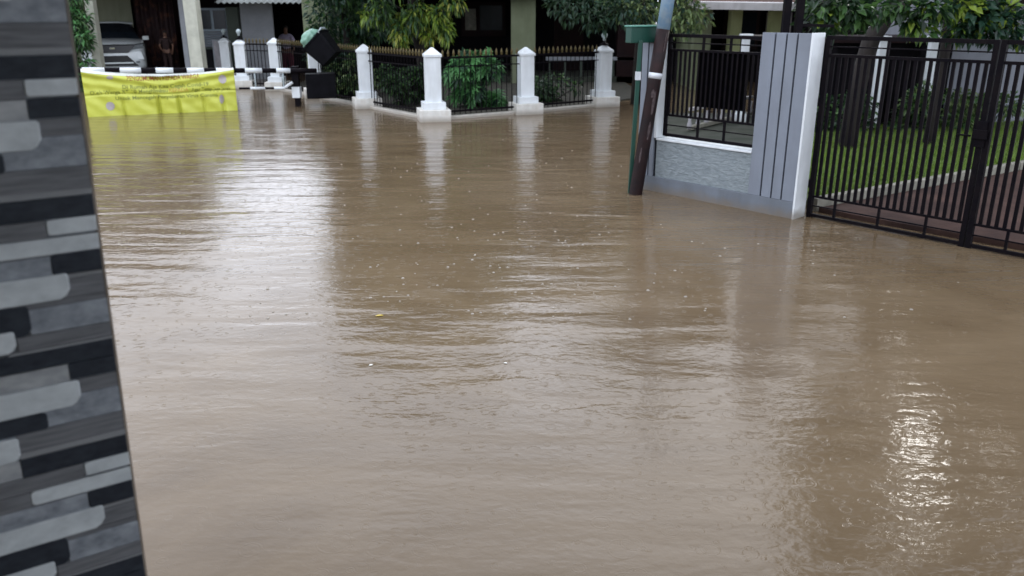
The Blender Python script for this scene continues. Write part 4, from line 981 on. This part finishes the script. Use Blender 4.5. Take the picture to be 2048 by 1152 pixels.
# potted plants and shrubs on the lawn side
for k, (px, py, Y, mats, lab) in enumerate(((1830, 205, 13.9, ['lv_dark', 'lv_mid', 'lv_olive'], 'low leafy shrub at the back of the lawn, between the two garden trees'), (1680, 205, 13.9, ['lv_dark', 'lv_mid'], 'low dark shrub at the back of the lawn near the wall end'), (1960, 215, 14.2, ['lv_mid', 'lv_olive'], 'low shrub at the foot of the lilac grey house wall'))):
    p = A(px, py, Y)
    t = thing('lawn_shrub', lab, 'shrub', (p.x, Y, 0.07), 'low shrubs along the back of the lawn')
    cl_ = clumps_in((p.x, Y, 0.36), (0.6, 0.35, 0.3), 9, 0.2, 50+k)
    mb = MB()
    for c0 in cl_[:6]: mb.tube([(p.x, Y, 0.05), c0[:3]], [0.015, 0.006], 6)
    mb.build('stem', 'bark', t); leaf_mesh('foliage', cl_, 1500, 0.11, 0.05, mats, t, 0.3, 60+k)
# plant by the carport
t = thing('carport_bush', 'tall green bush at the far left beside the carport post', 'bush', (-11.15, 21.8, 0))
cl_ = clumps_in((-11.15, 21.8, 1.25), (0.5, 0.45, 1.25), 16, 0.3, 71)
mb = MB()
for c0 in cl_[:8]: mb.tube([(-11.15, 21.8, -0.2), (-11.15, 21.8, 0.5), c0[:3]], [0.03, 0.025, 0.008], 6)
mb.build('stem', 'bark', t); leaf_mesh('foliage', cl_, 3200, 0.16, 0.05, ['lv_mid', 'lv_bright', 'lv_dark'], t, 0.5, 72)

# far tree line closing the view between the houses
for k, (x, y, rx, hgt, lab) in enumerate(((-18.5, 30, 3.0, 6.5, 'big tree far behind the carport house, partly above its roof'), (5.6, 29.0, 2.0, 5.5, 'tall dark tree behind the pale eaved house'), (8.3, 19.6, 1.5, 4.6, 'bushy dark tree filling the gap between the eaved house and the lilac grey house'), (10.5, 27.0, 3.2, 7.0, 'large dark tree behind the lilac grey house'))):
    c = clumps_in((x, y, hgt*0.55), (rx, 1.8, hgt*0.5), 34, 0.75, 80+k)
    tree(lab, (x, y, 0), [(x, y, -0.3), (x, y, 1.5), (x, y, hgt*0.6)], c, 4200, 0.28, 0.13, ['lv_dark', 'lv_teal', 'lv_mid'], (0.2, 0.1), 0.3, 90+k, nm='far_tree')

# ------------------------------------------------------------------ car
CX, CY, CZ = -11.27, 24.2, 0.16
car = thing('parked_car', 'silver white car parked nose out in the carport behind the cream post', 'car', (CX, CY+1.8, CZ))
def loft(secs, npts, mi=0):
    mb = MB(); vs = []; n = len(secs[0])
    for s in secs: vs += [(CX+x, CY+y, CZ+z) for x, y, z in s]
    fs = [(i*n+k, i*n+(k+1) % n, (i+1)*n+(k+1) % n, (i+1)*n+k) for i in range(len(secs)-1) for k in range(n)]
    fs += [tuple(range(n)), tuple((len(secs)-1)*n+k for k in range(n))]
    mb.add(vs, fs, mi, True); return mb
def sect(y, hw, z0, z1, rt=0.16, rb=0.08, crown=0.03, tum=0.0):
    pts = []
    for sx in (1, -1):
        seq_ = [(hw-rb, z0), (hw, z0+rb), (hw, (z0+z1)/2), (hw-tum, z1-rt), (hw-tum-rt*0.3, z1-rt*0.3), (hw-tum-rt, z1), (hw*0.4, z1+crown)]
        if sx < 0: seq_ = seq_[::-1]
        pts += [(sx*a, y, b) for a, b in seq_]
    return pts
secs = [sect(0.0, 0.62, 0.34, 0.60, 0.1), sect(0.05, 0.74, 0.24, 0.74, 0.12), sect(0.22, 0.82, 0.18, 0.86, 0.14), sect(0.6, 0.85, 0.16, 0.95, 0.14), sect(1.05, 0.85, 0.16, 1.0, 0.12), sect(2.0, 0.86, 0.16, 0.98, 0.1), sect(3.2, 0.85, 0.16, 0.98, 0.12), sect(3.7, 0.80, 0.2, 0.94, 0.15), sect(3.85, 0.7, 0.3, 0.8, 0.15)]
o = loft(secs, 0).build('body', 'carpaint', car)
secs = [sect(1.0, 0.74, 0.96, 1.00, 0.02, 0.01, 0.01), sect(1.3, 0.70, 0.96, 1.20, 0.08, 0.02, 0.02, 0.02), sect(1.65, 0.66, 0.96, 1.40, 0.12, 0.02, 0.03, 0.05), sect(2.1, 0.64, 0.96, 1.44, 0.12, 0.02, 0.03, 0.06), sect(3.0, 0.64, 0.96, 1.42, 0.12, 0.02, 0.03, 0.06), sect(3.6, 0.66, 0.96, 1.15, 0.1, 0.02, 0.02, 0.03)]
cb = loft(secs, 0).build('cabin_glass', 'glass', car)
secs = [sect(1.72, 0.60, 1.40, 1.425, 0.01, 0.005, 0.03), sect(2.2, 0.60, 1.43, 1.455, 0.01, 0.005, 0.03), sect(3.1, 0.60, 1.41, 1.435, 0.01, 0.005, 0.03)]
loft(secs, 0).build('roof', 'carpaint', car)
def cpart(nm, m_, fn, bev=0.006):
    mb = MB(); fn(mb); mb.v = [(v[0]+CX, v[1]+CY, v[2]+CZ) for v in mb.v]; return mb.build(nm, m_, car, bev)
cpart('grille', 'cartrim', lambda b: b.add([(-0.60, -0.0, 0.86), (0.60, -0.0, 0.86), (0.40, -0.03, 0.66), (-0.40, -0.03, 0.66), (-0.62, 0.22, 0.88), (0.62, 0.22, 0.88), (0.42, 0.2, 0.64), (-0.42, 0.2, 0.64)], [(0, 1, 2, 3), (7, 6, 5, 4), (0, 4, 5, 1), (1, 5, 6, 2), (2, 6, 7, 3), (3, 7, 4, 0)]))
cpart('bumper', 'carpaint', lambda b: b.add([(-0.74, 0.02, 0.70), (0.74, 0.02, 0.70), (0.80, 0.0, 0.46), (-0.80, 0.0, 0.46), (-0.78, 0.25, 0.72), (0.78, 0.25, 0.72), (0.82, 0.25, 0.40), (-0.82, 0.25, 0.40)], [(0, 1, 2, 3), (7, 6, 5, 4), (0, 4, 5, 1), (1, 5, 6, 2), (2, 6, 7, 3), (3, 7, 4, 0)]), 0.02)
cpart('lower_intake', 'cartrim', lambda b: b.add([(-0.36, -0.02, 0.58), (0.36, -0.02, 0.58), (0.62, -0.02, 0.30), (-0.62, -0.02, 0.30), (-0.4, 0.2, 0.58), (0.4, 0.2, 0.58), (0.66, 0.2, 0.28), (-0.66, 0.2, 0.28)], [(0, 1, 2, 3), (7, 6, 5, 4), (0, 4, 5, 1), (1, 5, 6, 2), (2, 6, 7, 3), (3, 7, 4, 0)]))
cpart('lower_lip', 'carpaint', lambda b: b.bx(-0.5, 0.5, -0.045, 0.02, 0.36, 0.40))
cpart('emblem', 'chrome', lambda b: b.box((0, -0.035, 0.78), (0.14, 0.02, 0.06), rot=Matrix.Rotation(R(0), 3, 'Y')))
for sx in (-1, 1):
    cpart('headlight', 'carlamp', lambda b: b.add([(sx*0.50, 0.0, 0.85), (sx*0.82, 0.14, 0.89), (sx*0.80, 0.12, 0.78), (sx*0.50, -0.01, 0.74), (sx*0.50, 0.2, 0.87), (sx*0.83, 0.34, 0.91), (sx*0.81, 0.3, 0.76), (sx*0.5, 0.2, 0.72)], [(0, 1, 2, 3), (7, 6, 5, 4), (0, 4, 5, 1), (1, 5, 6, 2), (2, 6, 7, 3), (3, 7, 4, 0)]), 0.008)
    cpart('fog_lamp', 'carlamp', lambda b: b.lathe([(0.05, -0.02), (0.05, 0.02), (0.03, 0.03)], (sx*0.62, -0.0, 0.40), 10))
    cpart('mirror', 'carpaint', lambda b: b.box((sx*0.90, 1.12, 1.02), (0.18, 0.10, 0.12)), 0.02)
    for yy in (0.72, 3.05):
        mb = MB(); mb.tube([(CX+sx*0.66, CY+yy, CZ+0.30), (CX+sx*0.84, CY+yy, CZ+0.30)], 0.30, 24); w_ = mb.build('wheel', 'tyre', car)
        mb = MB(); mb.tube([(CX+sx*0.80, CY+yy, CZ+0.30), (CX+sx*0.852, CY+yy, CZ+0.30)], 0.19, 20); mb.build('rim', 'chrome', w_)

yaw = Matrix.Translation((CX, CY, CZ)) @ Matrix.Rotation(R(23), 4, 'Z') @ Matrix.Translation((-CX, -CY, -CZ))
car.matrix_world = yaw @ Matrix.Translation((CX, CY+1.8, CZ))
# ------------------------------------------------------------------ person in the doorway
def make_person(PX, PY, Z0, label, shirt_m, trous_m, rz=0.0, sc=1.0):
    def skin_obj(name, nodes, edges, m_, parent, root=0, sub=2):
        me = bpy.data.meshes.new(name); base_ = Vector(parent.location) if parent else Vector((0, 0, 0))
        me.from_pydata([Vector(n_[0])+Vector((PX, PY, 0))-base_ for n_ in nodes], edges, [])
        o = bpy.data.objects.new(name, me); COL.objects.link(o)
        if parent: o.parent = parent
        md = o.modifiers.new('s', 'SKIN'); md.use_smooth_shade = True
        for i, n_ in enumerate(nodes):
            sv = me.skin_vertices[0].data[i]; r = n_[1]; sv.radius = (r, r) if not isinstance(r, tuple) else r; sv.use_root = (i == root)
        sb = o.modifiers.new('d', 'SUBSURF'); sb.levels = sub; sb.render_levels = sub
        me.materials.append(M[m_]); return o
    pr = thing('person', label, 'person', (PX, PY, Z0))
    nodes = [((0, 0, 0.83), (0.13, 0.10)), ((0, 0, 1.00), (0.12, 0.09)), ((0, 0, 1.20), (0.14, 0.10)), ((0, 0, 1.30), (0.09, 0.07)), ((0, -0.01, 1.38), 0.045), ((0, -0.02, 1.46), (0.07, 0.08)), ((0, -0.02, 1.55), (0.062, 0.075)),
             ((-0.17, 0, 1.27), 0.05), ((-0.24, -0.02, 1.03), 0.038), ((-0.17, -0.16, 0.90), 0.028), ((0.17, 0, 1.27), 0.05), ((0.25, 0.0, 1.03), 0.038), ((0.22, -0.12, 0.84), 0.028),
             ((-0.09, 0, 0.74), 0.085), ((-0.10, -0.01, 0.42), 0.055), ((-0.10, 0.01, 0.06), 0.036), ((-0.11, -0.15, 0.02), 0.032), ((0.09, 0, 0.74), 0.085), ((0.10, -0.01, 0.42), 0.055), ((0.11, 0.01, 0.06), 0.036), ((0.12, -0.15, 0.02), 0.032), ((-0.10, -0.20, 0.86), (0.03, 0.018)), ((0.21, -0.17, 0.78), (0.03, 0.018))]
    nodes = [((a[0], a[1], a[2]+Z0), r) for a, r in nodes]
    edges = [(0, 1), (1, 2), (2, 3), (3, 4), (4, 5), (5, 6), (3, 7), (7, 8), (8, 9), (3, 10), (10, 11), (11, 12), (0, 13), (13, 14), (14, 15), (15, 16), (0, 17), (17, 18), (18, 19), (19, 20), (9, 21), (12, 22)]
    for hx, sx in ((21, 1), (22, -1)):
        hp = Vector(nodes[hx][0])
        for k in range(4):
            a = len(nodes); off = (k-1.5)*0.017; l = (0.035, 0.042, 0.038, 0.028)[k]
            nodes.append(((hp.x+off, hp.y-0.02, hp.z-0.015), 0.009)); nodes.append(((hp.x+off, hp.y-0.02-l*0.6, hp.z-0.03), 0.008)); nodes.append(((hp.x+off, hp.y-0.02-l*0.7, hp.z-0.03-l*0.7), 0.007))
            edges += [(hx, a), (a, a+1), (a+1, a+2)]
        a = len(nodes); nodes.append(((hp.x+sx*0.035, hp.y+0.005, hp.z-0.02), 0.010)); nodes.append(((hp.x+sx*0.045, hp.y-0.02, hp.z-0.04), 0.008)); edges += [(hx, a), (a, a+1)]
    skin_obj('body', nodes, edges, 'skin', pr)
    sn = [((0, 0, 0.84+Z0), (0.155, 0.125)), ((0, 0, 1.02+Z0), (0.145, 0.11)), ((0, 0, 1.20+Z0), (0.16, 0.12)), ((0, 0, 1.31+Z0), (0.10, 0.08)), ((-0.17, 0, 1.27+Z0), 0.07), ((-0.23, -0.01, 1.10+Z0), 0.062), ((0.17, 0, 1.27+Z0), 0.07), ((0.235, 0, 1.10+Z0), 0.062)]
    skin_obj('shirt', sn, [(0, 1), (1, 2), (2, 3), (3, 4), (4, 5), (3, 6), (6, 7)], shirt_m, pr)
    tn = [((0, 0, 0.86+Z0), (0.14, 0.11)), ((-0.09, 0, 0.74+Z0), 0.105), ((-0.10, -0.01, 0.42+Z0), 0.08), ((-0.10, 0.0, 0.18+Z0), 0.07), ((0.09, 0, 0.74+Z0), 0.105), ((0.10, -0.01, 0.42+Z0), 0.08), ((0.10, 0, 0.18+Z0), 0.07)]
    skin_obj('trousers', tn, [(0, 1), (1, 2), (2, 3), (0, 4), (4, 5), (5, 6)], trous_m, pr)
    hn = [((0, 0.01, 1.60+Z0), (0.075, 0.08)), ((0, 0.045, 1.53+Z0), (0.075, 0.06)), ((0, 0.05, 1.45+Z0), (0.06, 0.045))]
    skin_obj('hair', hn, [(0, 1), (1, 2)], 'hair', pr)
    mb = MB()
    for sx in (-1, 1): mb.lathe([(0.001, -0.008), (0.008, 0), (0.001, 0.008)], (PX+sx*0.026, PY-0.095, 1.515+Z0), 8)
    mb.build('eyes', 'hair', pr)
    mb = MB(); mb.box((PX, PY-0.10, 1.485+Z0), (0.022, 0.03, 0.04), taper=0.5); mb.build('nose', 'skin', pr, 0.004)
    mb = MB(); mb.box((PX, PY-0.092, 1.447+Z0), (0.04, 0.012, 0.010)); mb.build('mouth', 'redcloth', pr, 0.003)
    pr.rotation_euler = (0, 0, rz); pr.scale = (sc, sc, sc)
    return pr
make_person(A(571, 60, 27.2).x, 27.2, -0.10, 'person in a lavender shirt and maroon trousers standing in the dark doorway', 'lavender', 'redcloth')
make_person(A(331, 80, 25.7).x, 25.7, 0.16, 'small person in dark maroon clothes standing before the patterned curtain', 'darkshirt', 'darkshirt', 0.25, 0.76)

# ------------------------------------------------------------------ camera, light, sky
cam = bpy.data.cameras.new('camera'); co = bpy.data.objects.new('camera', cam); COL.objects.link(co)
co.location = (0, 0, H); co.rotation_euler = (R(90)-TH, 0, 0)
cam.sensor_width = 36.0; cam.lens = 36.0*F/2048.0; cam.clip_end = 600; cam.clip_start = 0.05
cam.dof.use_dof = True; cam.dof.focus_distance = 5.0; cam.dof.aperture_fstop = 3.3
SC.camera = co
w = bpy.data.worlds.new('World'); SC.world = w; w.use_nodes = True; nt = w.node_tree; N = nt.nodes; L = nt.links
sky = N.new('ShaderNodeTexSky'); sky.sky_type = 'NISHITA'; sky.sun_disc = False
sky.sun_elevation = R(SUN_EL); sky.sun_rotation = R(SUN_AZ); sky.air_density = 1.0; sky.dust_density = 6.0; sky.ozone_density = 1.0
hs = N.new('ShaderNodeHueSaturation'); hs.inputs['Saturation'].default_value = 0.22
L.new(sky.outputs[0], hs.inputs['Color']); bgn = N['Background']; cl = N.new('ShaderNodeMix'); cl.data_type = 'RGBA'; cl.inputs['Factor'].default_value = 0.9   # closed cloud layer over the sky
L.new(hs.outputs[0], cl.inputs['A'])
# uneven cloud: soft mottling and one thin, bright part low in the sky ahead on the left
tcw = N.new('ShaderNodeTexCoord'); nw = N.new('ShaderNodeTexNoise'); nw.inputs['Scale'].default_value = 3.2; nw.inputs['Detail'].default_value = 5; L.new(tcw.outputs['Generated'], nw.inputs['Vector'])
mo = N.new('ShaderNodeMapRange'); L.new(nw.outputs['Fac'], mo.inputs[0]); mo.inputs[1].default_value = 0.3; mo.inputs[2].default_value = 0.7; mo.inputs[3].default_value = 0.72; mo.inputs[4].default_value = 1.25
bdir = Vector((math.sin(R(-19))*math.cos(R(16)), math.cos(R(-19))*math.cos(R(16)), math.sin(R(16))))
dp = N.new('ShaderNodeVectorMath'); dp.operation = 'DOT_PRODUCT'; L.new(tcw.outputs['Generated'], dp.inputs[0]); dp.inputs[1].default_value = bdir
br = N.new('ShaderNodeMapRange'); br.interpolation_type = 'SMOOTHSTEP'; L.new(dp.outputs['Value'], br.inputs[0]); br.inputs[1].default_value = math.cos(R(42)); br.inputs[2].default_value = 1.0; br.inputs[3].default_value = 1.0; br.inputs[4].default_value = 1.22
mm = N.new('ShaderNodeMath'); mm.operation = 'MULTIPLY'; L.new(mo.outputs[0], mm.inputs[0]); L.new(br.outputs[0], mm.inputs[1])
vs2 = N.new('ShaderNodeVectorMath'); vs2.operation = 'SCALE'; vs2.inputs[0].default_value = (9.3, 10.0, 11.4); L.new(mm.outputs[0], vs2.inputs['Scale']); L.new(vs2.outputs[0], cl.inputs['B'])
L.new(cl.outputs['Result'], bgn.inputs[0]); bgn.inputs[1].default_value = 0.14
sl = bpy.data.lights.new('sun', 'SUN'); sl.energy = 0.5; sl.angle = R(10); sl.color = (1.0, 0.96, 0.9)
so = bpy.data.objects.new('sun', sl); COL.objects.link(so)
sd = Vector((math.sin(R(SUN_AZ))*math.cos(R(SUN_EL)), math.cos(R(SUN_AZ))*math.cos(R(SUN_EL)), math.sin(R(SUN_EL))))
so.rotation_euler = sd.to_track_quat('Z', 'Y').to_euler()
so.location = (8, 20, 14)
vs_ = SC.view_settings; vs_.view_transform = 'Standard'; vs_.look = 'None'; vs_.exposure = 0.75; vs_.gamma = 1.0; vs_.use_curve_mapping = False
SC.cycles.use_denoising = True
SC.cycles.max_bounces = 8; SC.cycles.sample_clamp_indirect = 10
